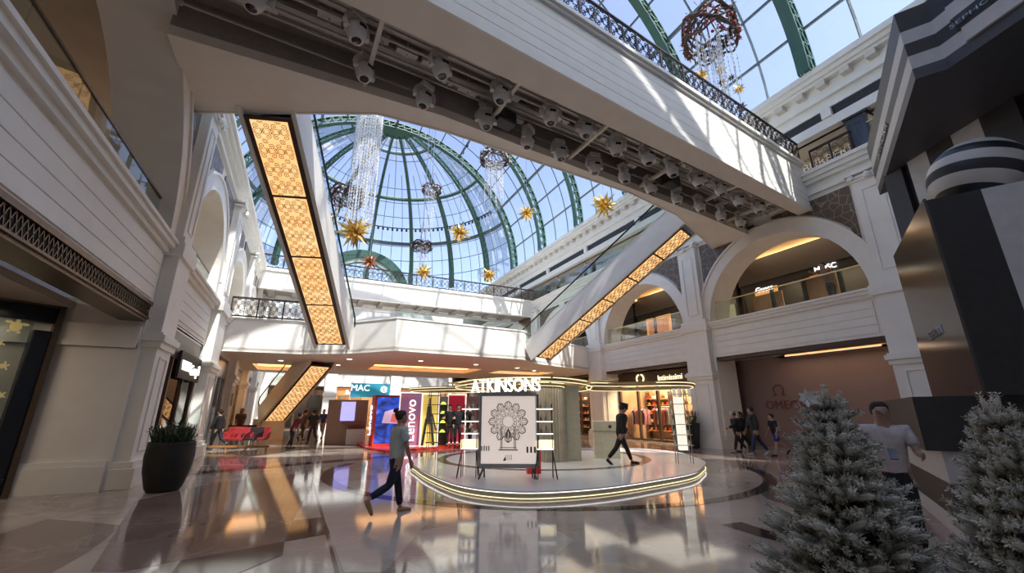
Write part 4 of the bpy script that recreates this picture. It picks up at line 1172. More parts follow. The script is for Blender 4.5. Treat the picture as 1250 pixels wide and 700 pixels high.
# ================================================================== shopfronts
M['shop_warm'] = mat('warm_shop_wall', (.42,.26,.15), .6, c2=(.34,.20,.11), scale=1.5)
M['shop_dark'] = mat('dark_shop_wall', (.045,.035,.03), .5)
M['shopglass'] = thin_glass('shop_window_glass', (.80,.84,.84), .06)
M['hoarding'] = mat('dusty_pink_hoarding', (.26,.168,.138), .55, c2=(.235,.152,.125), scale=.6)
M['hoard_ink'] = mat('dull_red_print', (.20,.045,.04), .5)
GARM = [mat('garment_%s'%n, c, .8) for n, c in (('white',(.55,.53,.5)),('black',(.02,.02,.022)),('pink',(.5,.2,.22)),('tan',(.35,.22,.13)),('red',(.45,.04,.03)),('grey',(.2,.2,.21)))]
def shop(label, loc, rz, w, h, depth=3.0, bays=3, back='shop_warm', frame='wood', power=60, sign=None, sign_size=.4, sign_mat='white_led', sign_x=0, lightc=(1,.78,.5), glass=True, door=True):
    """local frame: width along X, front at y = 0 facing -Y, room behind"""
    t = thing('shopfront', label, 'shopfront', loc, R(rz))
    m = MB(); m.box(-w/2,depth-.05,0,w/2,depth,h); m.box(-w/2-.02,0,0,-w/2+.03,depth,h); m.box(w/2-.03,0,0,w/2+.02,depth,h); m.box(-w/2,0,h-.04,w/2,depth,h)
    m.build('interior', M[back], t)
    m = MB(); m.box(-w/2,-.06,h-.75,w/2,.06,h); m.build('sign_band', M[frame], t)
    for i in range(bays+1):
        x = -w/2+.06+(w-.12)*i/bays; m = MB(); m.box(x-.07,-.07,0,x+.07,.07,h-.75); m.build('mullion', M[frame], t)
    m = MB(); m.box(-w/2,-.05,0,w/2,.05,.12); m.build('threshold', M[frame], t)
    if glass:
        for i in range(bays):
            if door and i == bays//2: continue
            x = -w/2+.06+(w-.12)*(i+.5)/bays; m = MB(); m.box(x-(w/bays)/2+.1,-.008,.12,x+(w/bays)/2-.1,.008,h-.75); m.build('window_pane', M['shopglass'], t)
    if sign:
        tm = text_mb(sign, sign_size, .04); tm.xf(Matrix.Translation((sign_x,-.1,h-.75+.2))); tm.build('lettering', M[sign_mat], t)
    c = V(loc) + Matrix.Rotation(R(rz),3,'Z') @ V((0,depth*.5,h-.1))
    area('shop_light', c, (0,0,R(rz)), w*.8, power, lightc, depth*.6)
    return t
def W2(loc, rz, p):
    q = Matrix.Rotation(R(rz),3,'Z') @ V(p); return (loc[0]+q.x, loc[1]+q.y, loc[2]+q.z)
RN = random.Random(77)
def garments(loc, rz, x0, x1, y, z, n, where, seed=0):
    rk = thing('clothes_rail', 'clothes rail '+where, 'clothes rail', W2(loc,rz,((x0+x1)/2,y,z-1.3)), R(rz))
    L = x1-x0; m = MB(); m.tube([(-L/2,0,0),(-L/2,0,1.38),(L/2,0,1.38),(L/2,0,0)], .02, 6); m.build('rail', M['steel'], rk)
    m = MB(); m.bar((-L/2,-.2,.02),(-L/2,.2,.02),.03); m.bar((L/2,-.2,.02),(L/2,.2,.02),.03); m.build('foot', M['steel'], rk)
    protos = {}
    for k in range(n):
        gi = (k*7+seed) % len(GARM)
        if gi not in protos:
            t = thing('hanging_garment', None, 'garment', (0,0,0), 0)
            g_ = MB(); prof = [(.05,.0),(.24,-.07),(.27,-.16),(.2,-.22),(.19,-.55),(.23,-.9)]
            pts = [(x,z_) for x,z_ in prof]; 
            poly = [(x,0,z_) for x,z_ in pts] + [(-x,0,z_) for x,z_ in reversed(pts)]
            g_.slab([(p[0],-.045,p[2]) for p in poly], (0,.09,0)); g_.xf(Matrix.Rotation(R(90),4,'Z')); g_.build('cloth', GARM[gi], t)
            h_ = MB(); h_.tube([(0,0,0),(0,0,.05),(.02,0,.08)], .006, 4); h_.build('hanger', M['steel'], t); protos[gi] = t
        else: t = copy_tree(protos[gi])
        t['label'] = 'garment on the rail '+where; t['group'] = 'garments on the rail '+where
        t.location = W2(loc,rz,(x0+(k+.5)*L/n, y, z)); t.rotation_euler = (0,0,R(rz+RN.uniform(-12,12)))
def shelf_goods(loc, rz, x0, x1, y, zs, per, where, cols=('red','cream','gold'), sz=.22):
    sh = thing('wall_shelving', 'wall shelving '+where, 'shelving', W2(loc,rz,((x0+x1)/2,y,0)), R(rz)); L = x1-x0
    for x in (-L/2, L/2): m = MB(); m.box(x-.02,-.16,0,x+.02,.16,max(zs)+.4); m.build('side_panel', M['wood'], sh)
    for z in zs:
        m = MB(); m.box(-L/2,-.16,z-.02,L/2,.16,z); s_ = m.build('shelf', M['wood'], sh)
        m = MB(); m.box(-L/2+.03,-.165,z-.018,L/2-.03,-.16,z-.002); l = m.build('shelf_light', M['cove'], None); l.parent = s_
    protos = {}
    for z in zs:
        for k in range(per):
            c = cols[(k+int(z*10)) % len(cols)]
            if c not in protos:
                t = thing('handbag', None, 'bag', (0,0,0), 0)
                b = MB(); b.slab([(-sz/2,-.06,0),(sz/2,-.06,0),(sz*.4,-.05,sz*.75),(-sz*.4,-.05,sz*.75)], (0,.12,0)); b.build('body', M[c], t, bevel=.01)
                b = MB(); b.tube([(-sz*.22,0,sz*.72),(-sz*.15,0,sz*1.15),(sz*.15,0,sz*1.15),(sz*.22,0,sz*.72)], .009, 5); b.build('handle', M['bronze'], t); protos[c] = t
            else: t = copy_tree(protos[c])
            t['label'] = 'small bag on the wall shelving '+where; t['group'] = 'bags on the shelving '+where
            t.location = W2(loc,rz,(x0+(k+.5)*L/per, y-.02, z)); t.rotation_euler = (0,0,R(rz))
M['yellow_wall'] = mat('bright_yellow_panel', (.75,.55,.02), .4, emis=(.8,.55,.02), es=.5)
# right bay with the clothes shop
L1 = (XR+.95, 18.52, 0)
shop('brown timber clothes shop glowing warm behind the kiosk, under a two-curve logo', L1, -90, 6.5, 3.85, 2.2, 4, 'shop_warm', 'wood', 420, glass=False)
sf = bpy.data.objects['shopfront']
lg = MB()
for e in (-1,1): lg.tube([(e*.18-.0,-.12,0),(e*.26,-.12,.15),(e*.30,-.12,.3),(e*.22,-.12,.46),(e*.06+e*.04,-.12,.5)], .05, 6)
lg.xf(Matrix.Translation((-1.2,0,3.22))); lg.build('logo', M['warm_led'], sf)
tm = text_mb('Intimissimi', .42, .04); tm.xf(Matrix.Translation((1.1,-.1,3.3))); tm.build('lettering', M['warm_led'], sf)
garments(L1, -90, -2.95, -1.75, .75, 1.75, 9, 'at the left of the clothes shop behind the kiosk')
garments(L1, -90, -1.3, -.1, .9, 1.8, 9, 'in the middle of the clothes shop behind the kiosk', 3)
shelf_goods(L1, -90, -2.9, -1.0, 1.95, (.5,1.0,1.5,2.0,2.4), 5, 'at the left back of the clothes shop')
shelf_goods(L1, -90, .3, 2.9, 1.2, (.5,1.0,1.5,2.0), 7, 'at the right back of the clothes shop')
t = thing('wall_panel', 'bright yellow upright panel at the right edge of the clothes shop', 'wall panel', (XR+.8,15.45,0), R(-90)); m = MB(); m.box(-.18,-.1,0,.18,.1,3.6); m.build('panel', M['yellow_wall'], t); m = MB(); m.box(-.2,-.11,0,.2,.11,.1); m.build('foot', M['bronze'], t)
# bay further back on the right
L2 = (XR+.95, 26.7, 0)
shop('dark shop with rows of small goods left of the middle right pillar', L2, -90, 6.4, 3.85, 1.8, 5, 'shop_dark', 'wood', 200, glass=False)
shelf_goods(L2, -90, -2.9, -.2, 1.4, (.5,1.0,1.5,2.0,2.5), 7, 'at the left of the dark shop', ('cream','steel','red'))
shelf_goods(L2, -90, .2, 2.9, 1.4, (.5,1.0,1.5,2.0,2.5), 7, 'at the right of the dark shop', ('steel','cream','bronze'))
# right near bay: hoarding
hd = thing('hoarding', 'dusty brown-pink hoarding with a dull red word between the right pillars', 'hoarding', (19.1,10.35,0), R(-90))
m = MB(); m.box(-3.9,0,.09,3.9,.12,3.98); m.build('board', M['hoarding'], hd); m = MB(); m.box(-3.9,-.03,.004,3.9,.14,.1); m.build('skirting', M['groove'], hd)
tm = text_mb('OMEGA', .52, .02); tm.xf(Matrix.Translation((-1.55,-.02,1.72))); tm.build('lettering', M['hoard_ink'], hd)
m = MB(); m.tube([(-.28+.0,0,0),(-.12,0,.0),(-.2,0,.1),(-.22,0,.3),(-.1,0,.42),(.1,0,.42),(.22,0,.3),(.2,0,.1),(.12,0,0),(.28,0,0)], .025, 5); m.xf(Matrix.Translation((-1.75,-.02,2.32))); m.build('emblem', M['hoard_ink'], hd)
m = MB(); m.lathe([(.05,0),(.05,.04),(0,.04)], (0,0,0), 10); m.xf(Matrix.Translation((-3.2,-.0,3.5)) @ Matrix.Rotation(R(90),4,'X')); m.build('round_vent', M['steel'], hd)
# coves in the ceilings
def cove(name, label, x0,x1,y0,y1,z, mt='cove_hot', drop=.12):
    t = thing(name, label, 'ceiling light', ((x0+x1)/2,(y0+y1)/2,z-drop))
    m = MB(); w_ = .35
    for (a,b,c,d) in ((x0,x0+w_,y0,y1),(x1-w_,x1,y0,y1),(x0,x1,y0,y0+w_),(x0,x1,y1-w_,y1)): m.box(a,c,z-drop,b,d,z-drop+.05)
    m.build('cove_tray', M['ceil'], t, world=True)
    m = MB()
    for (a,b,c,d) in ((x0+w_+.02,x0+w_+.08,y0+w_,y1-w_),(x1-w_-.08,x1-w_-.02,y0+w_,y1-w_),(x0+w_,x1-w_,y0+w_+.02,y0+w_+.08),(x0+w_,x1-w_,y1-w_-.08,y1-w_-.02)): m.box(a,c,z-drop+.03,b,d,z-drop+.075)
    m.build('light_strip', M[mt], t, world=True)
M['cove_dim'] = emit('dim_cove_strip', (1.0,.55,.2), .45)
cove('cove_light', 'orange cove light tray in the ceiling in front of the hoarding', 18.62,19.04,7.4,11.6,ZF-.05,'cove_dim')
def gcove(label, y0, y1, xn):
    t = thing('cove_light', label, 'ceiling light', (22.2,(y0+y1)/2,9.3))
    m = MB(); m.box(22.4,y0,9.15,23.85,y1,9.74); m.box(xn,y1,9.15,23.85,y1+.9,9.74); m.build('drop_ceiling', M['plaster_warm'], t, world=True)
    m = MB(); m.box(22.3,y0,9.22,22.4,y1-.02,9.30); m.box(xn+.05,y1-.1,9.22,22.38,y1-.0,9.30); m.build('light_strip', M['cove_hot'], t, world=True)
    area('cove_uplight', (22.1,(y0+y1)/2,9.35), (PI,0,0), .5, 60, (1,.55,.22), y1-y0-.4)
gcove('orange cove light in the gallery ceiling behind the widest right arch', 7.3, 13.9, 20.3)
gcove('orange cove light in the gallery ceiling behind the arch by the escalator', 15.4, 22.3, 19.9)
# gallery shops behind the right arches
def gshop(yc, label, signs, back, power, items):
    loc = (XR+3.6, yc, ZL); t = shop(label, loc, -90, 7.9, 2.9, 2.2, 5, back, 'black', power*.8, glass=False, door=False)
    m = MB(); m.box(-4.0,-.12,2.5,4.0,.4,3.75); m.build('fascia', M['shop_dark'], t)
    for (tx, x, z, s, mm) in signs:
        tm = text_mb(tx, s, .05); tm.xf(Matrix.Translation((x,-.16,z))); tm.build('lettering', M[mm], t)
    for (x0_,x1_,z0_,z1_,mm) in items:
        m = MB(); m.box(x0_,.25,z0_,x1_,.32,z1_); m.build('niche', M[mm], t)
    return t
M['pic_blue'] = mat('pale_blue_print', (.25,.35,.55), .5, c2=(.5,.6,.75), scale=4, emis=(.25,.35,.6), es=.35)
M['shop_glow'] = mat('orange_lit_niche', (.5,.25,.1), .6, emis=(1,.42,.12), es=.55)
gshop(10.35, 'dark gallery shop with a small white sign behind the widest right arch', [('Guess',-2.6,1.95,.38,'white_led'),('MOSC',.35,2.2,.34,'white_led')], 'shop_dark', 120,
      [(-3.6,-2.0,.3,1.9,'shop_warm'),(-3.4,-2.2,1.9,2.3,'shop_glow'),(-2.9,-1.9,.2,1.1,'pic_blue'),(-.9,.5,.2,2.3,'shop_warm'),(-.6,.4,2.1,2.35,'shop_glow'),(1.9,3.7,.5,2.0,'shop_warm'),(2.0,3.6,1.95,2.2,'shop_glow')])
gshop(18.5, 'gallery shop with gold mannequins and a branching beam behind the arch by the escalator', [], 'shop_dark', 120,
      [(-3.4,-1.2,.1,2.3,'shop_glow'),(-3.2,-1.4,.1,2.0,'shop_warm'),(1.4,3.5,.2,1.8,'brass')])
gshop(26.7, 'dim gallery shop behind the arch half hidden by the right escalator', [], 'shop_dark', 60, [(-2.0,1.0,.1,2.2,'shop_warm')])
t = thing('branching_beam', 'pale branching timber sculpture behind the arch by the escalator', 'sculpture', (XR+2.9,18.0,ZL), R(-90))
m = MB()
for a, b in (((0,0,0),(.2,0,1.6)),((.2,0,1.6),(-.6,0,3.1)),((.2,0,1.6),(.9,0,3.2)),((.55,0,2.4),(1.7,0,2.9)),((-.2,0,2.4),(.3,0,3.2)),((.9,0,3.2),(1.9,0,3.9))): m.bar(a, b, .09)
m.build('branches', M['beige'], t); m = MB(); m.box(-.3,-.2,0,.3,.2,.1); m.build('foot', M['beige'], t)
# glass balustrades in the arches
for (sd, X_, c, r, lab) in ((1,XR,10.35,3.28,'glass balustrade in the widest right arch under the dark gallery shop'),(1,XR,18.5,3.28,'glass balustrade in the right arch beside the escalator'),(1,XR,26.7,3.28,'glass balustrade in the right arch behind the escalator'),(1,XR,2.2,3.26,'glass balustrade in the right arch behind the striped tower'),
                            (-1,XL,7.9,4.45,'bronze-railed glass balustrade in the big left arch nearest the viewer'),(-1,XL,16.4,2.35,'glass balustrade in the second left arch'),(-1,XL,23.25,2.2,'glass balustrade in the third left arch')):
    t = thing('balustrade', lab, 'balustrade', (X_+sd*.25,c,ZL+.1))
    glass_balustrade(t, [(X_+sd*.25,c-r+.03),(X_+sd*.25,c+r-.03)], ZL+.1, .98, 1.5, 'bronze' if sd < 0 else 'brass')
# upper terrace railing and shops
t = thing('balustrade', 'iron and scroll railing of the upper right terrace beside the footbridge end', 'balustrade', (XR+.1,6.5,ZB+.06))
iron_railing(t, [(XR+.05,8.0),(XR+.05,6.55)], ZB+.06, 1.0, .9)
t = thing('balustrade', 'glass railing of the upper right terrace beside the striped tower', 'balustrade', (XR+.1,4.5,ZB+.06))
glass_balustrade(t, [(XR+.05,6.0),(XR+.05,-4)], ZB+.06, 1.0, 1.4)
t = thing('balustrade', 'long glass railing of the upper right terrace running towards the dome', 'balustrade', (XR+.1,22,ZB+.06))
glass_balustrade(t, [(XR+.05,13.0),(XR+.05,31.0)], ZB+.06, 1.0, 1.6, 'steel')
ck = thing('kiosk_cabinet', 'dark upright cabinet standing at the upper right terrace edge', 'cabinet', (XR-.0+.12,6.25,ZB+.07))
ck.location = (XR+.45,6.3,ZB)
m = MB(); m.box(-.35,-.35,0,.35,.35,1.55); m.build('body', M['charcoal'], ck, bevel=.02); m = MB(); m.box(-.4,-.4,1.55,.4,.4,1.62); m.build('cap', M['black'], ck); m = MB(); m.box(-.36,-.26,.15,-.345,.26,1.4); m.build('screen', M['darkglass'], ck)
M['stone_shop'] = mat('grey_brick_shop_wall', (.25,.23,.26), .6, c2=(.42,.40,.42), scale=3.5)
for (yc, lab, sg, sm, bk) in ((7.6,'plain beige upper shop with pink letters over the footbridge railing','BURBERRY','stripe_white','shop_beige'),(14.2,'blank beige upper shop unit right of the escalator top',None,None,'shop_beige'),(21.0,'upper stone-fronted shop with gold letters seen over the escalator','tiger lounge','warm_led','stone_shop'),(28.2,'upper patterned grey shopfront further towards the dome',None,None,'stone_shop')):
    if 'shop_beige' not in M: M['shop_beige'] = mat('beige_upper_shop', (.42,.36,.28), .6)
    t = thing('upper_shopfront', lab, 'shopfront', (XR+1.6,yc,ZB), R(-90))
    m = MB(); m.box(-3.2,0,0,3.2,.2,1.66); m.build('wall', M[bk], t)
    if bk == 'stone_shop':
        for x in (-2.4,0,2.4): m = MB(); m.box(x-.9,-.02,.05,x+.9,0,.95); m.build('window', M['darkglass'], t)
    if sg:
        tm = text_mb(sg, .5, .06); tm.xf(Matrix.Translation((.5 if sm!='stripe_white' else -.3,-.05,1.05))); tm.build('lettering', M[sm], t)

# ---------------- left side
# near bay: recessed turtle window
tw = thing('shopfront', 'dark framed shop window with gold turtle stickers at the far left', 'shopfront', (-4.9,9.3,0), R(90))
q0 = V((*PF(22,540)[:2],0)); 
TR = 34
tw.location = (-7.78,10.40,0); tw.rotation_euler = (0,0,R(TR))
m = MB(); m.box(-3.4,0,0,3.4,.25,.35); m.box(-3.4,0,3.42,3.4,.25,3.75); m.box(3.12,0,.35,3.4,.25,3.25); m.box(-3.4,0,.35,-2.9,.25,3.25); m.build('frame', mat('blue_black_frame', (.008,.012,.02), .3), tw, bevel=.02)
m = MB(); m.box(-2.9,.1,.35,3.12,.13,3.4); m.build('window_pane', M['shopglass'], tw)
m = MB(); m.box(-3.3,.8,0,2.9,.85,3.7); m.box(-3.3,.25,3.6,2.9,.8,3.65); m.build('window_back', M['plaster_warm'], tw)
area('window_lamp', (-8.15,10.78,3.5), (0,0,R(TR)), 5.0, 26, (1,.85,.65), .4)
m = MB(); m.box(-3.4,-.02,3.75,3.4,.3,3.80); m.box(3.4,-.05,0,3.5,.3,3.8); m.build('edge_trim', M['bronze'], tw)
def turtle(mb, x, z, s, a):
    n0 = len(mb.v); N = 14
    mb.add([(s*.42*math.cos(2*PI*k/N), 0, s*.5*math.sin(2*PI*k/N)) for k in range(N)] + [(s*.42*math.cos(2*PI*k/N), -.02, s*.5*math.sin(2*PI*k/N)) for k in range(N)], [tuple(range(N)), tuple(range(2*N-1,N-1,-1))] + [(k,(k+1)%N,N+(k+1)%N,N+k) for k in range(N)])
    for (cx, cz, rx, rz_) in ((0,.66,.15,.2),(-.55,.35,.28,.14),(.55,.35,.28,.14),(-.35,-.5,.14,.16),(.35,-.5,.14,.16)):
        mb.add([(s*(cx+rx*math.cos(2*PI*k/10)), 0, s*(cz+rz_*math.sin(2*PI*k/10))) for k in range(10)] + [(s*(cx+rx*math.cos(2*PI*k/10)), -.02, s*(cz+rz_*math.sin(2*PI*k/10))) for k in range(10)], [tuple(range(10)), tuple(range(19,9,-1))] + [(k,(k+1)%10,10+(k+1)%10,10+k) for k in range(10)])
    mb.xf(Matrix.Translation((x,.08,z)) @ Matrix.Rotation(a,4,'Y'), n0)
M['goldsticker'] = mat('pale_gold_sticker', (.62,.52,.24), .35, emis=(.6,.5,.2), es=.12)
def on_pane(x, y):
    Ri = Matrix.Rotation(-R(TR),3,'Z'); o = Ri @ (V((0,0,1.6))-V(tw.location)); d = Ri @ (V(P3(x,y,10.0))-V((0,0,1.6))); t_ = (.08-o.y)/d.y; q = o+d*t_; return q.x, q.z
trt = [(*on_pane(19,399),.21,.1),(*on_pane(-2,420),.10,.6),(*on_pane(3,447),.11,1.3),(*on_pane(1,483),.09,-.4),(*on_pane(-30,420),.22,.3),(*on_pane(-40,470),.22,.9)]
print('TURTLE', trt)
for k, (x, z, s, a) in enumerate(trt):
    m = MB(); turtle(m, x, z, s, a); m.build('turtle_sticker', M['goldsticker'], tw)
# side wall of the recess (jamb panel) between the window and the first left pillar
jb = MB(); jb.box(-6.4,12.5,0,-4.8,12.9,ZF); js = struct('wall_left_return', jb, M['plaster_warm'])
m = MB(); m.box(-6.2,12.38,0,-3.55,12.5,.5); m.box(-6.2,12.42,.5,-3.55,12.5,.6); m.box(-6.2,12.40,3.0,-3.55,12.5,3.12); m.box(-6.2,12.44,3.0,-3.55,12.5,3.5); m.build('return_panelling', M['plaster'], js)
# soffit lamps and bronze grille of the near left opening
gr_ = thing('ventilation_grille', 'long pierced bronze grille along the head of the near left opening', 'grille', (XL-.02,7.9,ZF))
m = MB(); m.box(XL-.28,3.3,ZF-.05,XL-.22,12.5,ZF+.0); m.box(XL+.0,3.3,ZF-.04,XL+.05,12.5,ZF+.05); m.box(XL+.0,3.3,ZF-.36,XL+.04,12.5,ZF-.32); m.box(XL-.5,3.3,ZF-.42,XL-.0,12.5,ZF-.36)
m.build('frame', M['bronze'], gr_, world=True)
m = MB(); n = 70
for k in range(n):
    y = 3.3+9.2*(k+.5)/n
    m.bar((XL+.01,y-.065,ZF-.32),(XL+.01,y+.065,ZF-.04),.018); m.bar((XL+.01,y+.065,ZF-.32),(XL+.01,y-.065,ZF-.04),.018)
m.build('lattice', M['bronze'], gr_, world=True)
m = MB(); m.box(XL-.08,3.3,ZF-.36,XL-.04,12.5,ZF-.04); m.build('backing', M['black'], gr_, world=True)
fx = thing('ceiling_downlight', 'round ceiling lamp in the soffit above the turtle window', 'ceiling light', (-4.9,8.6,ZF-.26)); m = MB(); m.lathe([(.17,0),(.16,-.05),(.0,-.05)], (0,0,0), 20); m.build('rim', M['bronze'], fx); m = MB(); m.lathe([(.1,-.052),(.0,-.052)], (0,0,0), 16, cap=False); m.build('lens', M['gallery'], fx)
# second left bay: shop with lit sign
L3 = (XL-.10, 16.48, 0)
shop('left-hand shop with a dark band and white lit lettering beside the first left pillar', L3, 90, 5.0, 3.9, 3.0, 3, 'shop_warm', 'wood', 80, door=False)
s3 = bpy.data.objects['shopfront.003'] if 'shopfront.003' in bpy.data.objects else None
tm = text_mb('LACOSTE', .36, .05); tm.xf(Matrix.Translation((-.05,-.2,2.85)))
t = thing('shop_sign', 'black sign box with white glowing letters on the left-hand shop', 'sign', W2(L3,90,(1.0,-.02,0)), R(90))
m = MB(); m.box(-1.5,-.16,2.6,1.45,-.08,3.4); m.build('box', M['black'], t)
tm = text_mb('WEST', .42, .04); tm.xf(Matrix.Translation((-.75,-.18,2.85))); tm.build('lettering', M['white_led'], t)
tm = text_mb('Goupil', .48, .04); tm.xf(Matrix.Translation((.55,-.18,2.8)) @ Matrix.Rotation(-.06,4,'Y')); tm.build('script_lettering', M['white_led'], t)
g2 = thing('ventilation_grille', 'short striped grille above the left-hand shop sign', 'grille', (XL-.05,16.5,ZF))
m = MB()
for k in range(5): m.box(XL-.12-.05*k,13.95,ZF-.08-.07*k,XL+.02-.05*k,19.0,ZF-.05-.07*k)
m.build('louvres', M['steel'], g2, world=True)
# third left bay and darker glazing
L4 = (XL-.10, 23.3, 0)
shop('dim left-hand shopfront with bright spotlights behind the second left pillar', L4, 90, 4.6, 3.9, 3.0, 4, 'shop_dark', 'steel', 90, door=False)
L5 = (XL-.10, 29.4, 0)
shop('pale shopfront beyond the lower escalator on the left', L5, 90, 4.2, 3.9, 3.0, 2, 'shop_warm', 'stone_shop', 120, door=False)
t = thing('wall_niche_sign', 'small dark square plaque on the pale wall behind the cafe', 'plaque', (-3.2,27.0,1.9)); m = MB(); m.box(-.28,-.3,0,-.2+.2,.3,.6); m.build('plate', M['charcoal'], t)
t.location = (XL+.32,26.4,1.9)

# ---------------- far wall shops
def back_shop(x0, x1, label, sign, sx, band, backm, power, sm='white_led', size=.5):
    loc = ((x0+x1)/2, YB+.35, 0); w_ = x1-x0
    t = shop(label, loc, 0, w_, 3.95, 3.6, 4, backm, band, power, lightc=(1,.85,.65))
    if sign:
        tm = text_mb(sign, size, .06); tm.xf(Matrix.Translation((sx,-.12,3.3))); tm.build('lettering', M[sm], t)
    return t
M['teal'] = mat('teal_sign_board', (.02,.22,.26), .4, c2=(.02,.12,.30), scale=1.5, emis=(.02,.25,.3), es=.3)
M['orange_band'] = mat('orange_shop_band', (.55,.25,.09), .5, emis=(.9,.36,.12), es=.25)
a_ = back_shop(3.2, 8.3, 'far shop with an orange band and a white lit name left of the teal sign', 'BANGALOTTI', .2, 'orange_band', 'shop_warm', 150, size=.62)
b_ = back_shop(9.6, 14.6, 'far shop behind the red stand with an orange striped band', None, 0, 'orange_band', 'stone_shop', 150)
c_ = back_shop(-2.8, 1.9, 'far shop left of the bright white back pillar', None, 0, 'wood', 'shop_dark', 90)
d_ = back_shop(16.0, 20.9, 'dim far shop at the right end of the back wall', None, 0, 'wood', 'shop_dark', 80)
ms = thing('hanging_sign', 'teal sign board with a white three-letter name high on the far wall', 'sign', (8.2,45.6,3.0))
m = MB(); m.box(-1.9,0,0,1.9,.15,1.35); m.build('board', M['teal'], ms)
tm = text_mb('MAC', .85, .06); tm.xf(Matrix.Translation((-1.0,-.05,.62))); tm.build('lettering', M['white_led'], ms)
tm = text_mb('@', .7, .06); tm.xf(Matrix.Translation((1.3,-.05,.62))); tm.build('mark', M['white_led'], ms)
for (sx) in (-1.7,1.7):
    m = MB(); m.bar((sx,.08,1.35),(sx,1.35,1.6),.05); m.build('bracket', M['steel_dark'], ms)
ms.location.x = P3(452,480,45.6)[0]; 
# white promo wall with violet screen left of the red stand
q = P3(423,520,24.3)
t = thing('promo_wall', 'beige stand wall with a pale violet screen left of the red platform', 'promo wall', (q[0],24.3,0), R(-14))
m = MB(); m.box(-1.0,0,0,.95,.3,2.2); m.build('wall', mat('tan_stand_wall', (.38,.24,.17), .5), t, bevel=.01)
m = MB(); m.box(-.35,-.03,1.15,.35,0,2.1); m.build('screen', mat('violet_screen', (.3,.28,.6), .4, emis=(.42,.40,.95), es=.8), t)
m = MB(); m.box(.1,-.5,.0,.95,-.03,.75); m.build('low_box', M['stripe_white'], t, bevel=.01)
m = MB(); m.box(-.2,-.45,1.0,.8,0,1.04); m.build('shelf', M['redlit'], t)

# unseen fill lights added in the soffits and galleries to brighten both sides
for (x,y,z,sx,sy,e,c) in ((-6.2,6.5,3.6,3.0,4.0,34,(1,.80,.60)),(-6.2,10.6,3.6,2.0,2.0,18,(1,.80,.58)),(-6.6,8.0,9.9,2.0,7.0,12,(1,.80,.62)),(-6.6,16.5,9.9,2.0,5.0,60,(1,.82,.64)),(-6.6,24,9.9,2.0,6.0,60,(1,.82,.64)),
                          (18.4,9.6,3.95,.4,4.0,12,(1,.74,.56)),(20.4,10.5,9.6,1.6,6.0,60,(1,.74,.5)),(20.4,18.5,9.6,1.6,6.0,60,(1,.74,.5)),(21.4,26.5,9.6,2.0,6.0,60,(1,.72,.5)),
                          (18.2,8,12.3,.8,10,20,(1,.85,.68)),(18.2,24,12.3,.8,14,40,(1,.88,.74)),(6,49,3.7,16,1.5,160,(1,.82,.62))):
    area('soffit_fill', (x,y,z), (0,0,0), sx, e, c, sy)
# ================================================================== people
def skin_obj(name, nodes_, edges, mt, parent, sub=2, root=0):
    me = bpy.data.meshes.new(name); me.from_pydata([tuple(n[0]) for n in nodes_], edges, []); me.update()
    me.materials.append(mt)
    o = bpy.data.objects.new(name, me); COL.objects.link(o); o.parent = parent
    md = o.modifiers.new('Skin', 'SKIN'); md.use_smooth_shade = True
    for i, n in enumerate(nodes_):
        r = n[1]; r = r if isinstance(r, tuple) else (r, r)
        me.skin_vertices[0].data[i].radius = (r[0]*GR, r[1]*GR); me.skin_vertices[0].data[i].use_root = (i == root)
    s = o.modifiers.new('Subdivision', 'SUBSURF'); s.levels = sub; s.render_levels = sub
    return o
def rot(v, ax, a): return Matrix.Rotation(a, 3, ax) @ V(v)
CLOTH = {}
GR = 1.22
def cmat(c, rough=.85):
    k = tuple(round(x,3) for x in c)
    if k not in CLOTH: CLOTH[k] = mat('cloth_%d' % len(CLOTH), c, rough, c2=tuple(x*.8 for x in c), scale=14)
    return CLOTH[k]
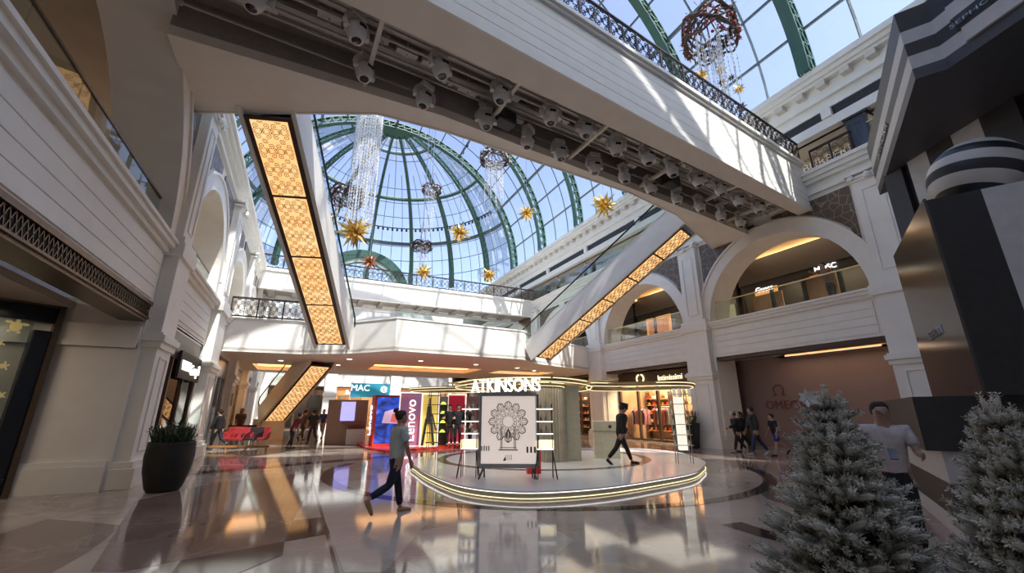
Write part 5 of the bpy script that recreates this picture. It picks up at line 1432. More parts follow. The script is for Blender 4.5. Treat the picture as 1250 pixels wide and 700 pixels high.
def person(label, loc, rz, H=1.72, legs=((15,5),(-20,35)), arms=((10,15,8),(-15,15,8)), top=(.05,.05,.06), bottom=(.03,.035,.06), shoes=(.03,.03,.03),
           hair=(.02,.014,.01), skin_c=None, lean=4, head_turn=0, head_pitch=0, sleeve=.5, long_hair=False, bun=False, shorts=False, robe=False, cap=None, female=False,
           glasses=False, jacket=False, sit=False, detail=2, backpack=None, group=None, belt=None):
    """faces local +Y. legs: (hip pitch, knee bend); arms: (shoulder pitch, elbow bend, outward) in degrees, left then right"""
    t = thing('person', label, 'person', loc, rz, group)
    sk = M['skin'] if skin_c is None else cmat(skin_c, .5)
    hipz = .515*H; lean_ = R(lean)
    up = lambda p: V((0,0,hipz)) + rot(V(p)-V((0,0,hipz)), 'X', -lean_)
    sw = (.100 if female else .115)*H
    pelvis = V((0,0,hipz)); waist = up((0,0,.60*H)); chest = up((0,.005*H,.72*H)); upch = up((0,0,.79*H)); neck = up((0,0,.845*H)); 
    J = {}
    for sgn, (hp, kb), nm in ((-1, legs[0], 'L'), (1, legs[1], 'R')):
        hip = V((sgn*.055*H, 0, hipz-.02*H)); d = rot((0,0,-1), 'X', R(hp)); knee = hip + d*.235*H
        d2 = rot((0,0,-1), 'X', R(hp-kb)); ank = knee + d2*.235*H
        f = rot((0,1,0), 'X', R(hp-kb) if (hp-kb) < -12 else 0); toe = ank + f*.115*H + V((0,0,-.03*H)) ; heel = ank + V((0,0,-.022*H)) - f*.02*H
        J[nm] = (hip, knee, ank, toe, heel)
    lo = min(min(J[k][2].z for k in J)-.038*H, 99)
    drop = V((0,0,-lo)) if not sit else V((0,0,0))
    A = {}
    for sgn, (sp, eb, ow), nm in ((-1, arms[0], 'L'), (1, arms[1], 'R')):
        sh = up((sgn*sw, 0, .805*H)); d = rot(rot((0,0,-1), 'X', R(sp)), 'Y', -sgn*R(ow)); el = sh + d*.17*H
        d2 = rot(rot((0,0,-1), 'X', R(sp+eb)), 'Y', -sgn*R(ow*.2)+ (sgn*R(eb*.35))); wr = el + d2*.145*H
        A[nm] = (sh, el, wr, d2)
    # head frame
    Hm = Matrix.Rotation(R(head_turn),3,'Z') @ Matrix.Rotation(R(head_pitch),3,'X')
    hb = neck + V((0,.012*H,.01*H)); hp_ = lambda x,y,z: hb + Hm @ V((x*H,y*H,z*H))
    mv = lambda p: V(p)+drop
    nd = []; ed = []
    def N_(p, r, link=None):
        nd.append((mv(p), tuple(x*H for x in r) if isinstance(r, tuple) else r*H)); i = len(nd)-1
        if link is not None: ed.append((link, i))
        return i
    pv = N_(pelvis, (.075,.055)); wa = N_(waist, (.066,.048), pv); ch = N_(chest, (.085,.058), wa); uc = N_(upch, (.068,.048), ch)
    nk = N_(neck, .031, uc); h0 = N_(hp_(0,.004,.03), (.036,.040), nk); h1 = N_(hp_(0,.006,.062), (.043,.052), h0); h2 = N_(hp_(0,0,.095), (.043,.052), h1); h3 = N_(hp_(0,-.002,.120), (.026,.032), h2)
    ns = N_(hp_(0,.056,.062), .007, h1); N_(hp_(0,.064,.055), .0075, ns)
    for sgn in (-1,1): N_(hp_(sgn*.044,-.002,.062), (.006,.012), h1)
    for nm, sgn in (('L',-1),('R',1)):
        hip, knee, ank, toe, heel = J[nm]
        a = N_(hip, .046, pv); b = N_(hip.lerp(knee,.5), .040, a); c = N_(knee, .029, b); d = N_(knee.lerp(ank,.35), .030, c); e = N_(ank, .018, d); N_(toe, .014, e)
        sh, el, wr, d2 = A[nm]
        s_ = N_(sh, .027, uc); m1 = N_(sh.lerp(el,.5), .0235, s_); e1 = N_(el, .019, m1); f1 = N_(el.lerp(wr,.4), .019, e1); w1 = N_(wr, .0125, f1)
        side = V((0,1,0)) if abs(d2.y) < .7 else V((0,0,1)); inn = V((-sgn,0,0)); pm = N_(wr+d2*.030*H, (.014,.020), w1)
        lat = d2.cross(inn).normalized(); 
        for q, L in ((-.016,.030),(-.0055,.040),(.0055,.037),(.016,.028)):
            k1 = N_(wr+d2*.052*H+lat*q*H, .0052, pm); k2 = N_(wr+d2*(.052+L*.5)*H+lat*q*H+inn*.004*H, .0048, k1); N_(wr+d2*(.048+L)*H+lat*q*H+inn*.014*H, .004, k2)
        th = N_(wr+d2*.028*H+lat*.022*H+inn*.006*H, .0062, pm); N_(wr+d2*.052*H+lat*.030*H+inn*.012*H, .005, th)
    skin_obj('body', nd, ed, sk, t, 1)
    def piece(name, lst, mt, sub=1):
        """lst of chains: [(point, radius), ...]; first chain is the trunk, others attach to an index of it"""
        n2 = []; e2 = []
        for at, chn in lst:
            prev = at
            for p, r in chn:
                n2.append((mv(p), tuple(x*H for x in r) if isinstance(r, tuple) else r*H)); i = len(n2)-1
                if prev is not None: e2.append((prev, i))
                prev = i
        return skin_obj(name, n2, e2, mt, t, sub)
    g = .007 + (.008 if jacket else 0)
    hem = up((0,0,.455*H if not jacket else .425*H))
    ch_t = [(None, [(hem, (.083+g,.064+g)), (waist, (.074+g,.055+g)), (chest, (.090+g,.063+g)), (upch, (.072+g,.052+g)), (up((0,0,.826*H)), (.040+g,.036+g))])]
    for nm in ('L','R'):
        sh, el, wr, d2 = A[nm]
        ca = [(sh, .031+g), (sh.lerp(el,.5), .029+g)]
        if sleeve > .5: ca += [(el, .025+g), (el.lerp(wr,.5), .022+g), (el.lerp(wr,.92), .018+g)]
        else: ca += [(sh.lerp(el,.72), .029+g)]
        ch_t.append((3, ca))
    piece('jacket' if jacket else 'shirt', ch_t, cmat(top))
    if robe:
        piece('robe', [(None, [(waist,(.085,.065)), (pelvis,(.10,.085)), (V((0,0,.3*H)),(.12,.105)), (V((0,.02*H,.1*H))-drop*0,(.14,.12)), (V((0,.02*H,.05*H)),(.14,.12))])], cmat(bottom))
    else:
        tr = [(None, [(up((0,0,.595*H)), (.072,.054)), (pelvis+V((0,0,.005*H)), (.084,.064)), (pelvis-V((0,0,.03*H)), (.082,.064))])]
        for nm in ('L','R'):
            hip, knee, ank, toe, heel = J[nm]
            if shorts: tr.append((2, [(hip-V((0,0,.01*H)), .052), (hip.lerp(knee,.45), .050), (hip.lerp(knee,.8), .048)]))
            else: tr.append((2, [(hip-V((0,0,.01*H)), .051), (hip.lerp(knee,.5), .045), (knee, .034), (knee.lerp(ank,.4), .034), (knee.lerp(ank,.93), .026)]))
        piece('shorts' if shorts else 'trousers', tr, cmat(bottom))
    if belt: piece('belt', [(None, [(pelvis+V((0,0,.035*H)), (.080,.061)), (pelvis+V((0,0,.052*H)), (.079,.060))])], cmat(belt))
    for nm in ('L','R'):
        hip, knee, ank, toe, heel = J[nm]
        piece('shoe', [(None, [(heel-(toe-heel)*.08, (.024,.022)), (heel.lerp(toe,.45)+V((0,0,.006*H)), (.027,.024)), (toe+V((0,0,.006*H)), (.024,.016)), (toe+(toe-heel)*.12, (.014,.010))])], cmat(shoes, .5))
    hc = cmat(hair, .7)
    if cap: piece('cap', [(None, [(hp_(0,-.004,.098), (.056,.064)), (hp_(0,-.006,.142), (.046,.052)), (hp_(0,-.006,.158), (.02,.025))]), (0, [(hp_(0,.070,.100), (.036,.008)), (hp_(0,.085,.096), (.03,.006))])], cmat(cap))
    hs = [(hp_(0,-.026,.035), (.040,.030)), (hp_(0,-.022,.072), (.052,.046)), (hp_(0,-.012,.106), (.053,.058)), (hp_(0,-.008,.138), (.040,.046)), (hp_(0,-.008,.150), (.020,.022))]
    hl = [(None, hs)]
    if long_hair: hl.append((0, [(hp_(0,-.040,.03), (.044,.024)), (hp_(0,-.052,-.03), (.046,.022)), (hp_(0,-.055,-.09), (.036,.016))]))
    if bun: hl.append((2, [(hp_(0,-.060,.130), .018), (hp_(0,-.072,.155), .030), (hp_(0,-.078,.170), .020)]))
    piece('hair', hl, hc)
    if glasses:
        m = MB()
        for sgn in (-1,1): m.tube([mv(hp_(sgn*.019+.015*math.cos(a), .054, .070+.011*math.sin(a))) for a in [2*PI*k/10 for k in range(10)]], .0016*H, 4, closed=True)
        m.bar(mv(hp_(-.034,.050,.071)), mv(hp_(-.045,.0,.071)), .003*H); m.bar(mv(hp_(.034,.050,.071)), mv(hp_(.045,.0,.071)), .003*H)
        m.build('glasses', M['black'], t)
    if backpack:
        m = MB(); m.cbox(tuple(mv(up((0,-.095*H,.68*H)))), (.15*H,.07*H,.20*H)); m.build('backpack', cmat(backpack), t, bevel=.02)
    return t
def at(x, y, z=0.0): q = PF(x, y, z); return (q[0], q[1], z)
LEFT = R(-26+90); RIGHT = R(-26-90); AWAY = R(-26); TOWARD = R(154)   # headings as seen from the camera
person('woman in a pale grey T-shirt and navy trousers and a bun walking by the kiosk', at(479,628), R(-75), 1.62, ((16,6),(-22,42)), ((-6,12,10),(10,10,10)),
       (.52,.57,.55), (.012,.016,.035), (.38,.22,.10), bun=True, female=True, skin_c=(.42,.25,.17), head_turn=-14, hair=(.035,.02,.015), lean=3)
person('person all in black with a face mask striding right across the kiosk platform', at(760,567,.16), R(-112), 1.70, ((26,6),(-27,16)), ((12,30,6),(-10,25,6)),
       (.010,.010,.011), (.010,.010,.012), (.01,.01,.01), sleeve=1, lean=8, jacket=True, skin_c=(.40,.24,.17), cap=(.01,.01,.01), head_pitch=-15)
person('woman with long dark hair in dark clothes walking left before the hoarding', at(911,552), R(58), 1.62, ((20,5),(-20,22)), ((15,20,6),(-10,15,6)),
       (.016,.013,.014), (.012,.012,.014), (.02,.02,.02), sleeve=1, long_hair=True, jacket=True, female=True)
person('slim person in black with a white cap leading the group that walks left', at(903,553), R(60), 1.60, ((18,5),(-18,20)), ((30,40,6),(-10,15,6)),
       (.014,.012,.013), (.03,.014,.014), (.35,.33,.3), sleeve=1, cap=(.55,.54,.5), robe=False, jacket=True)
person('bearded man in a dark green jacket and blue jeans walking left with the group', at(926,556), R(52), 1.80, ((18,5),(-22,14)), ((-12,15,8),(14,15,8)),
       (.018,.028,.028), (.028,.04,.085), (.5,.48,.46), sleeve=1, jacket=True, skin_c=(.36,.22,.15))
person('boy in a black T-shirt and bright blue shorts with a pale backpack walking left', at(951,557), R(62), 1.52, ((14,4),(-32,18)), ((-5,15,6),(10,25,6)),
       (.018,.018,.022), (.02,.04,.26), (.02,.02,.02), shorts=True, backpack=(.42,.42,.44), lean=6)
wq = PD(1074,503,7.2)
person('man in a white polo shirt and glasses standing behind the frosted tree holding a phone', (wq[0],wq[1],0), R(118), 1.70, ((3,2),(-3,2)), ((22,68,12),(20,72,12)),
       (.58,.52,.52), (.02,.02,.022), (.03,.03,.03), glasses=True, skin_c=(.40,.25,.18), head_turn=8, belt=(.01,.01,.01), lean=1)
ph = thing('phone', 'dark phone held by the man in the white polo shirt', 'phone', (0,0,0))
pw = V((wq[0],wq[1],0)) + Matrix.Rotation(R(118),3,'Z') @ V((.0,.37,1.13)); ph.location = pw; ph.rotation_euler = (R(40),0,R(118)); m = MB(); m.box(-.037,-.006,-.075,.037,.006,.075); m.build('case', M['black'], ph, bevel=.004); m = MB(); m.box(-.034,.006,-.07,.034,.008,.07); m.build('screen', M['darkglass'], ph)
# stand staff
for (x, y, lb, tp, bt, rz_, jk) in ((548,545,'man in black with arms folded left before the crimson panel',(.012,.012,.013),(.012,.012,.013),R(150),False),(558,545,'man in a black suit in the middle before the crimson panel',(.010,.010,.012),(.010,.010,.012),R(170),True),(573,545.5,'man in a black polo and dark jeans before the grey panel',(.012,.012,.014),(.02,.025,.045),R(100),False)):
    person(lb, at(x,y,.1), rz_, 1.80, ((3,2),(-4,2)), ((20,75,8),(20,75,8)) if 'folded' in lb else ((4,10,6),(-3,12,6)), tp, bt, sleeve=.9 if jk else .5, jacket=jk)
# far visitors
for (x, y, lb, kw) in (
    (354,548,'person in a maroon top stooping near the lower escalator base', dict(top=(.16,.02,.03), bottom=(.02,.02,.03), lean=30, rz=R(-60), H=1.6, legs=((10,8),(-6,20)))),
    (379,543,'person in a dark top walking beyond the lower escalator', dict(top=(.03,.03,.035), bottom=(.06,.02,.03), rz=R(20), H=1.7)),
    (392,535,'person in a blue shirt and pale trousers in front of the white far pillar', dict(top=(.03,.06,.20), bottom=(.32,.32,.32), rz=R(160), H=1.75)),
    (368,538,'distant person in grey standing left of the white far pillar', dict(top=(.12,.12,.12), bottom=(.03,.03,.03), rz=R(-40), H=1.7)),
    (411,542,'stout man in black with his back turned before the orange-banded far shop', dict(top=(.018,.016,.018), bottom=(.035,.033,.045), rz=R(-20), H=1.78, jacket=True)),
    (500,531,'distant person in white between the lit screen and the far wall', dict(top=(.4,.4,.4), bottom=(.05,.05,.08), rz=R(80), H=1.7)),
    (289,540,'man in a tan T-shirt and dark shorts standing at the cafe tables', dict(top=(.18,.12,.085), bottom=(.015,.015,.017), rz=R(170), H=1.78, shorts=True, skin_c=(.34,.2,.14))),
    (262,549,'dark clothed person standing by the left-hand shop glass near the cafe', dict(top=(.012,.012,.015), bottom=(.012,.012,.018), rz=R(60), H=1.68, jacket=True, sleeve=1))):
    rz_ = kw.pop('rz'); person(lb, at(x,y), rz_, **kw)
# people on the upper levels
person('person in a tan top leaning over the gallery railing in the widest right arch', (XR+.95,8.75,ZL+.0), R(90), 1.75, ((4,2),(-4,2)), ((70,20,10),(70,20,10)), (.35,.20,.16), (.12,.10,.08), lean=28, skin_c=(.42,.27,.2))
for (y_, lb, tp, c_) in ((28.3,'person in a pale blue top with a white cap on the upper right terrace',(.3,.35,.42),(.7,.7,.68)),(29.8,'person in slate blue at the far end of the upper right terrace',(.08,.12,.18),None),(24.4,'person in a grey-blue jacket at the upper right terrace near the gold lettering',(.12,.14,.20),None)):
    person(lb, (XR+.75,y_,ZB), R(90), 1.72, ((2,2),(-2,2)), ((10,20,8),(10,20,8)), tp, (.03,.03,.04), cap=c_, sleeve=.9)

# ================================================================== planters
M['leaf'] = mat('dark_green_leaf', (.022,.055,.018), .45, c2=(.04,.085,.03), scale=12)
M['pot'] = mat('matt_black_planter', (.012,.013,.012), .55, c2=(.016,.016,.016))
M['soil'] = mat('soil', (.03,.02,.014), .9)
def planter(label, loc, h=1.15, r=.62, fh=.75, n=150, seed=0, square=False):
    t = thing('potted_plant', label, 'potted plant', loc, seed*.7)
    m = MB(); m.smooth = True
    if square: m.lathe([(r*.72,0),(r*.8,.05),(r*1.0,h-.03),(r*1.02,h),(r*.93,h),(r*.9,h-.12)], (0,0,0), 6); m.sm = [False]*len(m.f)
    else: m.lathe([(r*.62,0),(r*.74,.08),(r*.93,h*.4),(r*1.0,h*.7),(r*.96,h*.97),(r*.97,h),(r*.90,h),(r*.88,h-.1)], (0,0,0), 32)
    m.build('pot', M['pot'], t)
    m = MB(); m.lathe([(r*.9,h-.12),(0,h-.10)], (0,0,0), 20, cap=False); m.build('soil', M['soil'], t)
    rd = random.Random(seed); m = MB()
    for k in range(n):
        a = rd.random()*2*PI; rr = r*.75*math.sqrt(rd.random()); x, y = rr*math.cos(a), rr*math.sin(a); L = fh*rd.uniform(.45,1)*(1-.3*rr/r)
        o = V((math.cos(a)*rd.uniform(.1,.5)*(rr/r+.3), math.sin(a)*rd.uniform(.1,.5)*(rr/r+.3), 1)).normalized(); base = V((x,y,h-.12)); tip = base+o*L
        m.bar(base, tip, .012)
        nl = int(L/.055)
        for i in range(2, nl):
            p = base+o*L*i/nl; b = rd.random()*2*PI; d = (V((math.cos(b),math.sin(b),.7))).normalized(); s_ = d.cross(V((0,0,1))).normalized()*.018; l = .12*rd.uniform(.6,1.1)
            m.add([p, p+d*l*.5+s_, p+d*l+V((0,0,-.01)), p+d*l*.5-s_], [(0,1,2,3)])
    m.build('foliage', M['leaf'], t)
    return t
planter('big rounded black planter with bushy green plants at the foot of the first left pillar', at(198,600), .98, .44, .62, 120, 1)
planter('black tapered planter with green plants in front of the pillar right of the kiosk', (16.35,15.0,0), 1.1, .60, .85, 120, 2, True)
planter('black planter with green plants at the pillar next to the striped tower', (16.2,6.3,0), 1.05, .60, .85, 120, 3, True)

# ================================================================== cafe on the left
M['chair_red'] = mat('red_upholstery', (.30,.02,.022), .6, c2=(.24,.015,.018)); M['chair_dark'] = mat('dark_upholstery', (.03,.015,.018), .6)
M['table_wood'] = mat('orange_table_wood', (.35,.17,.07), .35, c2=(.28,.13,.05), stretch=(6,1,1))
def chair(label, loc, rz, red, proto={}):
    if red not in proto:
        t = thing('armchair', label, 'chair', loc, rz); mt = M['chair_red' if red else 'chair_dark']
        m = MB(); m.box(-.30,-.28,.36,.30,.28,.47); m.build('seat', mt, t, bevel=.03)
        m = MB(); m.slab([(-.32,-.28,.42),(.32,-.28,.42),(.35,-.36,.92),(-.35,-.36,.92)], (0,.08,0)); m.build('backrest', mt, t, bevel=.02)
        for e in (-1,1):
            m = MB(); m.slab([(e*.32,-.3,.42),(e*.32,.22,.42),(e*.36,.18,.62),(e*.36,-.34,.75)], (-e*.05,0,0)); m.build('armrest', mt, t)
            for f in (-1,1): m = MB(); m.bar((e*.24,f*.22,.36),(e*.28,f*.26,0),.03); m.build('leg', M['steel'], t)
        proto[red] = t
    else: t = copy_tree(proto[red]); t.location = loc; t.rotation_euler = (0,0,rz); t['label'] = label
    return t
def cafe_table(label, loc, rz, proto={}):
    if 0 not in proto:
        t = thing('cafe_table', label, 'table', loc, rz); m = MB(); m.box(-.4,-.35,.72,.4,.35,.75); m.build('tabletop', M['table_wood'], t, bevel=.005)
        for e in (-1,1):
            for f in (-1,1): m = MB(); m.bar((e*.34,f*.29,0),(e*.34,f*.29,.72),.03); m.build('leg', M['steel'], t)
        proto[0] = t
    else: t = copy_tree(proto[0]); t.location = loc; t.rotation_euler = (0,0,rz); t['label'] = label
    return t
for k, (x, y) in enumerate(((284,545),(299,545.5),(313,544))):
    cafe_table('small orange-topped cafe table, ' + ['leftmost of the row by the left shop','in the middle of the row','rightmost, next to the escalator base'][k], at(x,y), R(-20))
for (x, y, rz_, red, lb) in ((278,548,R(150),True,'red cafe armchair at the left end of the near row'),(288,548.5,R(160),True,'red cafe armchair second from left in the near row'),(304,548,R(150),False,'dark cafe armchair in the near row by the middle table'),(315,547.5,R(165),True,'red cafe armchair at the right end of the near row'),
                             (280,541.5,R(-30),False,'dark cafe armchair at the left end of the far row'),(293,541.5,R(-20),True,'red cafe armchair in the middle of the far row'),(306,541,R(-25),False,'dark cafe armchair at the right of the far row')):
    chair(lb, at(x,y), rz_, red)
t = thing('cafe_barrier', 'low orange-brown barrier in front of the cafe chairs', 'barrier', at(287,551), R(-26))
m = MB(); m.box(-1.4,-.04,.14,1.4,.04,.22); m.build('rail', M['table_wood'], t); 
for x in (-1.3,-.4,.4,1.3): m = MB(); m.box(x-.03,-.03,0,x+.03,.03,.14); m.build('post', M['table_wood'], t)
# ================================================================== striped black and white promotional tower
U = V((math.sin(R(60.5)), math.cos(R(60.5)), 0)); Wd = V((-U.y, U.x, 0))     # U away to the right, Wd away to the left
C0 = V((7.66,2.26,0))
tw_ = thing('promotional_tower', 'black and white striped promotional tower at the right edge of the view', 'promotional stand', (9.0,2.0,0))
def blk(mb, o, u0, u1, w0, w1, z0, z1):
    q = [o+U*u0+Wd*w0, o+U*u1+Wd*w0, o+U*u1+Wd*w1, o+U*u0+Wd*w1]; mb.prism([(p.x,p.y) for p in q], z0, z1)
C1 = V((7.75,2.87,0))
m = MB(); blk(m, C1, 0, 3.4, -5.0, 0, 0, .26); m.build('plinth_stripe', M['stripe_white'], tw_, world=True)
m = MB(); blk(m, C1, 0, 3.4, -5.0, 0, .26, .70); m.build('plinth_stripe', M['charcoal'], tw_, world=True)
m = MB(); blk(m, C1, 0, 3.4, -5.0, 0, .70, 1.10); m.build('plinth_stripe', M['stripe_white'], tw_, world=True)
m = MB(); blk(m, C1, -.05, 3.6, -5.1, .16, 1.10, 1.80); m.build('counter_slab', M['charcoal'], tw_, world=True)
# big box column: mirror-black side and vertical stripes
m = MB(); blk(m, C0, .02, 2.77, -.56, -.01, 1.80, 4.5); m.build('column_stripe', M['gloss_black'], tw_, world=True)
m = MB(); blk(m, C0, .02, 2.77, -1.15, -.56, 1.80, 4.5); m.build('column_stripe', M['stripe_white'], tw_, world=True)
m = MB(); blk(m, C0, .02, 2.77, -1.75, -1.15, 1.80, 4.5); m.build('column_stripe', M['gloss_black'], tw_, world=True)
m = MB(); blk(m, C0, .0, 2.79, -.012, .02, 1.80, 4.52)
M['dark_mirror'] = mat('smoked_mirror_laminate', (.10,.095,.09), .16, .6, c2=(.085,.08,.075))
m.build('mirror_face', M['dark_mirror'], tw_, world=True)
aU = math.atan2(U.y, U.x)
tm = text_mb('SEPHORA', .2, .015); tm.xf(Matrix.Translation(V((*(C0+U*1.35+Wd*.03)[:2],2.72))) @ Matrix.Rotation(aU+PI,4,'Z'))
tm.build('face_lettering', M['steel'], tw_, world=True)
# canopy with layered stripes
K1 = V((8.28,2.12,0)); K2 = K1 - Wd*.38
far_ = K1 + U*4.6; K3 = K2 + V((-1.3,-4.2,0)); K4 = K3 + U*5.0
zb0, zs_ = 6.75, .25
def canopy_poly(e=0): return [(p.x, p.y) for p in (far_-U*0, K1, K2, K3, K4)]
M['slate'] = mat('slate_grey_soffit', (.075,.075,.085), .5, c2=(.085,.085,.095))
cols_ = ['slate','stripe_white','charcoal','stripe_white','charcoal','charcoal']
hs_ = [.2,.25,.25,.25,.2,.2]; z = zb0
cen = V((10.5,1.0,0))
for k, (c, h) in enumerate(zip(cols_, hs_)):
    e = .03*k
    P_ = [far_, K1+ (K1-cen).normalized()*0, K2, K3, K4]
    m = MB(); m.prism([(p.x,p.y) for p in P_], z, z+h); m.build('canopy_stripe', M[c], tw_, world=True); z += h
# stepped right-hand stripes standing proud of the canopy
for k, (z0_, z1_, c, s0) in enumerate(((6.95,7.2,'stripe_white',.15),(7.2,7.45,'charcoal',.1),(7.45,7.7,'stripe_white',.05),(7.7,7.95,'charcoal',.4),(7.95,8.15,'stripe_white',.9),(8.15,8.35,'charcoal',.7))):
    a = K2 + V((.01,-.05-s0,0)); b = K3
    m = MB(); a = K2+(K3-K2)*(.04+s0*.2); m.prism([(a.x-.05,a.y),(b.x-.05,b.y),(b.x+.6,b.y),(a.x+.6,a.y)], z0_, z1_); m.build('side_stripe', M[c], tw_, world=True)
tm = text_mb('SEPHORA', .12, .02); a = K2+(K3-K2)*.13+V((-.10,0,0)); tm.xf(Matrix.Translation((a.x,a.y,7.26)) @ Matrix.Rotation(math.atan2((K3-K2).y,(K3-K2).x),4,'Z') @ Matrix.Diagonal((1.45,1,.8,1))); tm.build('canopy_lettering', M['steel'], tw_, world=True)
tm = text_mb('SEPHORA', .26, .02); a = K1 + U*2.9 + Wd*.02; tm.xf(Matrix.Translation((a.x,a.y,7.24)) @ Matrix.Rotation(aU+PI,4,'Z') @ Matrix.Diagonal((1.3,1,.8,1))); tm.build('canopy_lettering', M['steel'], tw_, world=True)
# hanging wall of vertical stripes behind the ball
W0 = V((11.35,3.9,0)); wd_ = V((-.42,-.907,0)); x = 0
for k, (w_, c) in enumerate(((.42,'charcoal'),(.16,'black'),(.42,'stripe_white'),(.5,'charcoal'),(.5,'stripe_white'),(.55,'charcoal'),(.9,'black'),(.5,'stripe_white'),(.6,'charcoal'))):
    a = W0+wd_*x; b = W0+wd_*(x+w_); n_ = V((.907,-.42,0))*.3; x += w_
    off_ = V((.907,-.42,0))*(.08 if c == 'black' else 0)
    m = MB(); m.prism([((a+off_).x,(a+off_).y),((b+off_).x,(b+off_).y),((b+n_).x,(b+n_).y),((a+n_).x,(a+n_).y)], 3.7, 6.75); m.build('wall_stripe', M[c], tw_, world=True)
m = MB(); a = W0+V((.907,-.42,0))*.4; m.box(a.x,a.y-1.6,0,a.x+.5,a.y-.6,3.7); m.build('rear_support', M['charcoal'], tw_, world=True)
# striped ball
sb_ = thing('striped_ball', 'large black and white striped ball resting on top of the black tower column', 'ball', (8.90,1.98,5.06))
Rb = .57
def band_mat():
    m, nt, b = nodes('striped_ball_shell'); tc = nt.nodes.new('ShaderNodeTexCoord'); sx = nt.nodes.new('ShaderNodeSeparateXYZ'); mp = nt.nodes.new('ShaderNodeMapping'); mp.inputs['Rotation'].default_value = (R(-12),R(-14),0)
    mu = nt.nodes.new('ShaderNodeMath'); mu.operation = 'MULTIPLY'; mu.inputs[1].default_value = 1/.33
    ad = nt.nodes.new('ShaderNodeMath'); ad.operation = 'ADD'; ad.inputs[1].default_value = 10.1
    fr = nt.nodes.new('ShaderNodeMath'); fr.operation = 'FRACT'; gt = nt.nodes.new('ShaderNodeMath'); gt.operation = 'GREATER_THAN'; gt.inputs[1].default_value = .52
    mx = nt.nodes.new('ShaderNodeMixRGB'); mx.inputs[1].default_value = (.60,.56,.50,1); mx.inputs[2].default_value = (.02,.02,.02,1)
    L = nt.links; L.new(tc.outputs['Object'], mp.inputs[0]); L.new(mp.outputs[0], sx.inputs[0]); L.new(sx.outputs[2], mu.inputs[0]); L.new(mu.outputs[0], ad.inputs[0]); L.new(ad.outputs[0], fr.inputs[0]); L.new(fr.outputs[0], gt.inputs[0]); L.new(gt.outputs[0], mx.inputs[0]); L.new(mx.outputs[0], b.inputs['Base Color']); b.inputs['Roughness'].default_value = .4
    return m
m = MB(); m.smooth = True; m.sphere((0,0,0), Rb, 48, 32); m.build('shell', band_mat(), sb_)
m = MB(); m.lathe([(.24,-.60),(.2,-.55)], (0,0,0), 20); m.build('seat_ring', M['black'], sb_)

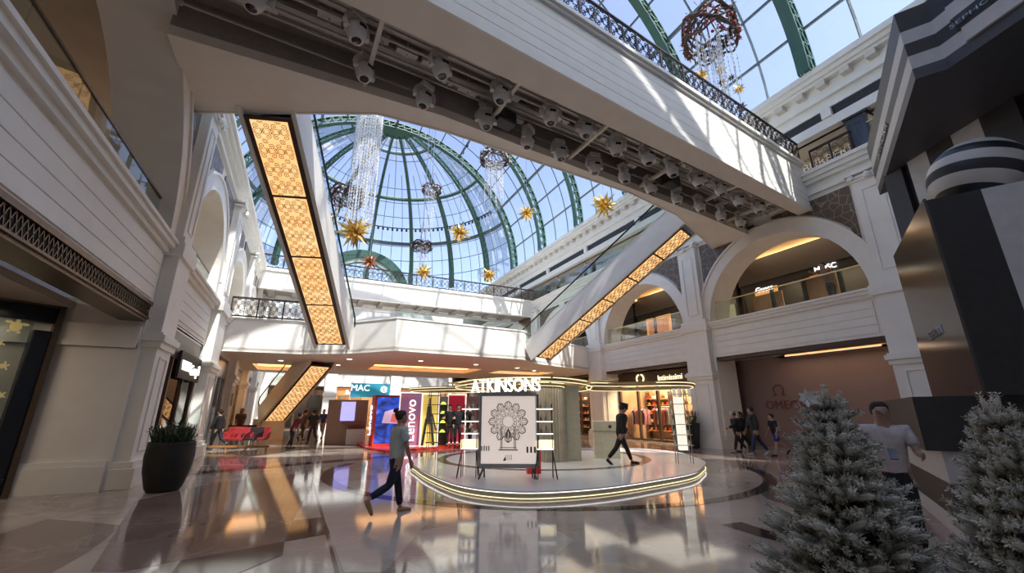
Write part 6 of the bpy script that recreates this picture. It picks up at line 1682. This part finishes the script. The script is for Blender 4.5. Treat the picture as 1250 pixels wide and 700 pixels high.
# ================================================================== frosted fir trees
def frost_mat():
    m, nt, b = nodes('frosted_needles'); at_ = nt.nodes.new('ShaderNodeVertexColor'); at_.layer_name = 'frost'
    cr = nt.nodes.new('ShaderNodeValToRGB'); e = cr.color_ramp.elements; e[0].position = 0; e[0].color = (.05,.062,.045,1); e[1].position = 1; e[1].color = (.93,.90,.80,1)
    k = e.new(.38); k.color = (.52,.51,.43,1)
    nt.links.new(at_.outputs[0], cr.inputs[0]); nt.links.new(cr.outputs[0], b.inputs['Base Color']); b.inputs['Roughness'].default_value = .85
    return m
M['frost'] = frost_mat(); M['bark'] = mat('brown_bark', (.06,.04,.028), .8)
def fir(label, loc, H, rb, seed, tiers=24):
    t = thing('frosted_fir_tree', label, 'christmas tree', loc)
    rd = random.Random(seed)
    m = MB(); m.tube([(0,0,.05),(0,0,H*.5),(0,0,H*.96)], [.05,.035,.012], 8); m.build('trunk', M['bark'], t)
    m = MB(); m.lathe([(.24,0),(.25,.03),(.10,.07),(.08,.3)], (0,0,0), 20); m.build('stand', M['bronze'], t)
    f = MB(); f.col = []; wood = MB()
    def twig(p, d, L, r, fr=1.0):
        d = d.normalized(); a = d.orthogonal().normalized(); b = d.cross(a)
        # tufted, needled finger: overlapping whorls of short blades
        n = max(5, int(L/.015))
        for i in range(n+1):
            s = i/n; c = p + d*L*s; prof = math.sin(PI*min(1, .22+.78*s))**.6 if s < .9 else .55; rr = r*(.55+.6*prof)
            ph0 = rd.random()*6
            for k in range(6):
                ph = ph0 + 2*PI*k/6 + i*.5; o = a*math.cos(ph)+b*math.sin(ph); tip = c + (o*.85+d*.75).normalized()*rr*rd.uniform(.8,1.25)
                w_ = o.cross(d)*.0042
                n0 = len(f.v); f.v += [tuple(c+w_), tuple(c-w_), tuple(tip-w_*.5), tuple(tip+w_*.5)]; f.f.append((n0,n0+1,n0+2,n0+3)); f.mi.append(0); f.sm.append(False)
                g_ = fr*rd.uniform(.75,1.0); f.col += [.10*g_, .10*g_, g_*(.35+.65*s), g_*(.35+.65*s)]
        # frosted core
        n0 = len(f.v); N = 5
        for s, q in ((0,.35),(.35,.5),(.8,.5),(1,.1)):
            for k in range(N):
                f.v.append(tuple(p+d*L*s+(a*math.cos(2*PI*k/N)+b*math.sin(2*PI*k/N))*r*q)); f.col.append((.15+.75*s*s)*fr)
        for i in range(3):
            for k in range(N):
                f.f.append((n0+i*N+k, n0+i*N+(k+1)%N, n0+(i+1)*N+(k+1)%N, n0+(i+1)*N+k)); f.mi.append(0); f.sm.append(False)
    for ti in range(tiers):
        s = (ti+.4)/tiers; z = .22*H + (H*.97-.22*H)*s; Rt = rb*(1-s)**.88+.03
        nb = max(4, int(13*(1-s)+4)); a0 = rd.random()*6
        for k in range(nb):
            a = a0+2*PI*k/nb+rd.uniform(-.15,.15); L = Rt*rd.uniform(.66,1.22); rise = .05+.55*s+rd.uniform(-.08,.12)
            d = V((math.cos(a), math.sin(a), rise)).normalized(); p0 = V((0,0,z-.06)); sag = -.10*L
            pts = [p0+d*L*q+V((0,0,sag*q*q)) for q in (0,.35,.7,1)]
            wood.tube(pts, [.010,.008,.006,.003], 4, cap=False)
            nt_ = max(2, int(L/.11))
            for i in range(nt_):
                q = .22+.78*(i+.5)/nt_; c = p0+d*L*q+V((0,0,sag*q*q))
                lat = d.cross(V((0,0,1))).normalized()
                for e in (-1,1):
                    dd_ = (d*.75+lat*e*rd.uniform(.5,.95)+V((0,0,rd.uniform(-.05,.45))))
                    twig(c, dd_, rd.uniform(.13,.22)*min(1, .4+L*1.6), .036, rd.uniform(.55,1.0)*(.55+.45*q))
                if rd.random() < .6: twig(c, d*.6+V((0,0,.8)), rd.uniform(.07,.12), .025, rd.uniform(.6,1.0))
            twig(pts[-1]-d*.03, d+V((0,0,.15)), .16*min(1, .5+L*1.4), .028, 1.0)
    for k in range(3): twig(V((0,0,H*.90)), V((rd.uniform(-.22,.22),rd.uniform(-.22,.22),1)), .17, .024, 1.0)
    wood.build('branches', M['bark'], t); f.build('foliage', M['frost'], t)
    print('tree faces', len(f.f))
    return t
t1 = PD(1008,503,3.45); t2 = PD(1212,503,3.2)
fir('larger frosted white-tipped fir tree standing left of the striped tower plinth', (t1[0],t1[1],0), 1.76, .44, 11, 17)
fir('frosted fir tree cut by the right edge of the view in front of the plinth', (t2[0],t2[1],0), 1.68, .33, 23, 16)
# white poinsettia near the top of the larger tree
wf = PD(985,487,2.98); fl_ = thing('white_flower', 'white artificial flower pinned near the top left of the larger fir', 'flower', wf)
m = MB()
for k in range(7):
    a = 2*PI*k/7; d = V((math.cos(a), -.35, math.sin(a)*.7+.2)).normalized(); s_ = d.cross(V((0,1,0))).normalized()*.015
    m.add([(0,0,0), tuple(d*.035+s_), tuple(d*.066), tuple(d*.035-s_)], [(0,1,2,3)])
m.xf(Matrix.Rotation(R(-30),4,'Z')); m.build('petals', mat('white_silk_petal', (.85,.84,.82), .6), fl_)
m = MB(); m.sphere((0,0,0), .009, 8, 6); m.build('heart', M['cream'], fl_)
m = MB(); m.bar((0,0,0),(.10,.06,-.05),.005); m.build('stem', M['leaf'], fl_)
# ================================================================== light and camera
cam = bpy.data.cameras.new('camera'); co = bpy.data.objects.new('camera', cam); COL.objects.link(co)
cam.sensor_fit = 'HORIZONTAL'; cam.sensor_width = 36; cam.lens = 36*512/1250; cam.clip_end = 300; cam.clip_start = .05
co.location = (0,0,1.6); co.rotation_euler = (R(90)+math.atan(153/512), 0, -R(25.96))
SC.camera = co

SUN_DIR = V((.12,-.60,.80)).normalized()     # towards the sun
sun = bpy.data.lights.new('sun', 'SUN'); so = bpy.data.objects.new('sun', sun); COL.objects.link(so)
sun.energy = 5.0; sun.angle = R(.6); sun.color = (1,.96,.90)
so.rotation_euler = SUN_DIR.to_track_quat('Z','Y').to_euler(); so.location = (10,-5,40)
w = bpy.data.worlds.new('sky'); SC.world = w; w.use_nodes = True; nt = w.node_tree
bg = nt.nodes['Background']; sk = nt.nodes.new('ShaderNodeTexSky')
sk.sky_type = 'NISHITA'; sk.sun_disc = False; sk.sun_elevation = R(53); sk.sun_rotation = R(150); sk.air_density = 1.2; sk.dust_density = 1.5; sk.ozone_density = 3.0
hs = nt.nodes.new('ShaderNodeHueSaturation'); hs.inputs['Saturation'].default_value = .85
nt.links.new(sk.outputs[0], hs.inputs['Color']); nt.links.new(hs.outputs[0], bg.inputs[0])
hs.inputs['Hue'].default_value = .515; bg.inputs[1].default_value = .23

vs = SC.view_settings
vs.view_transform = 'Standard'; vs.look = 'None'; vs.gamma = 1; vs.use_curve_mapping = False; vs.exposure = .64
SC.cycles.max_bounces = 10; SC.cycles.diffuse_bounces = 8; SC.cycles.glossy_bounces = 4
SC.cycles.transparent_max_bounces = 16; SC.cycles.sample_clamp_indirect = 6
SC.cycles.caustics_reflective = False; SC.cycles.caustics_refractive = False
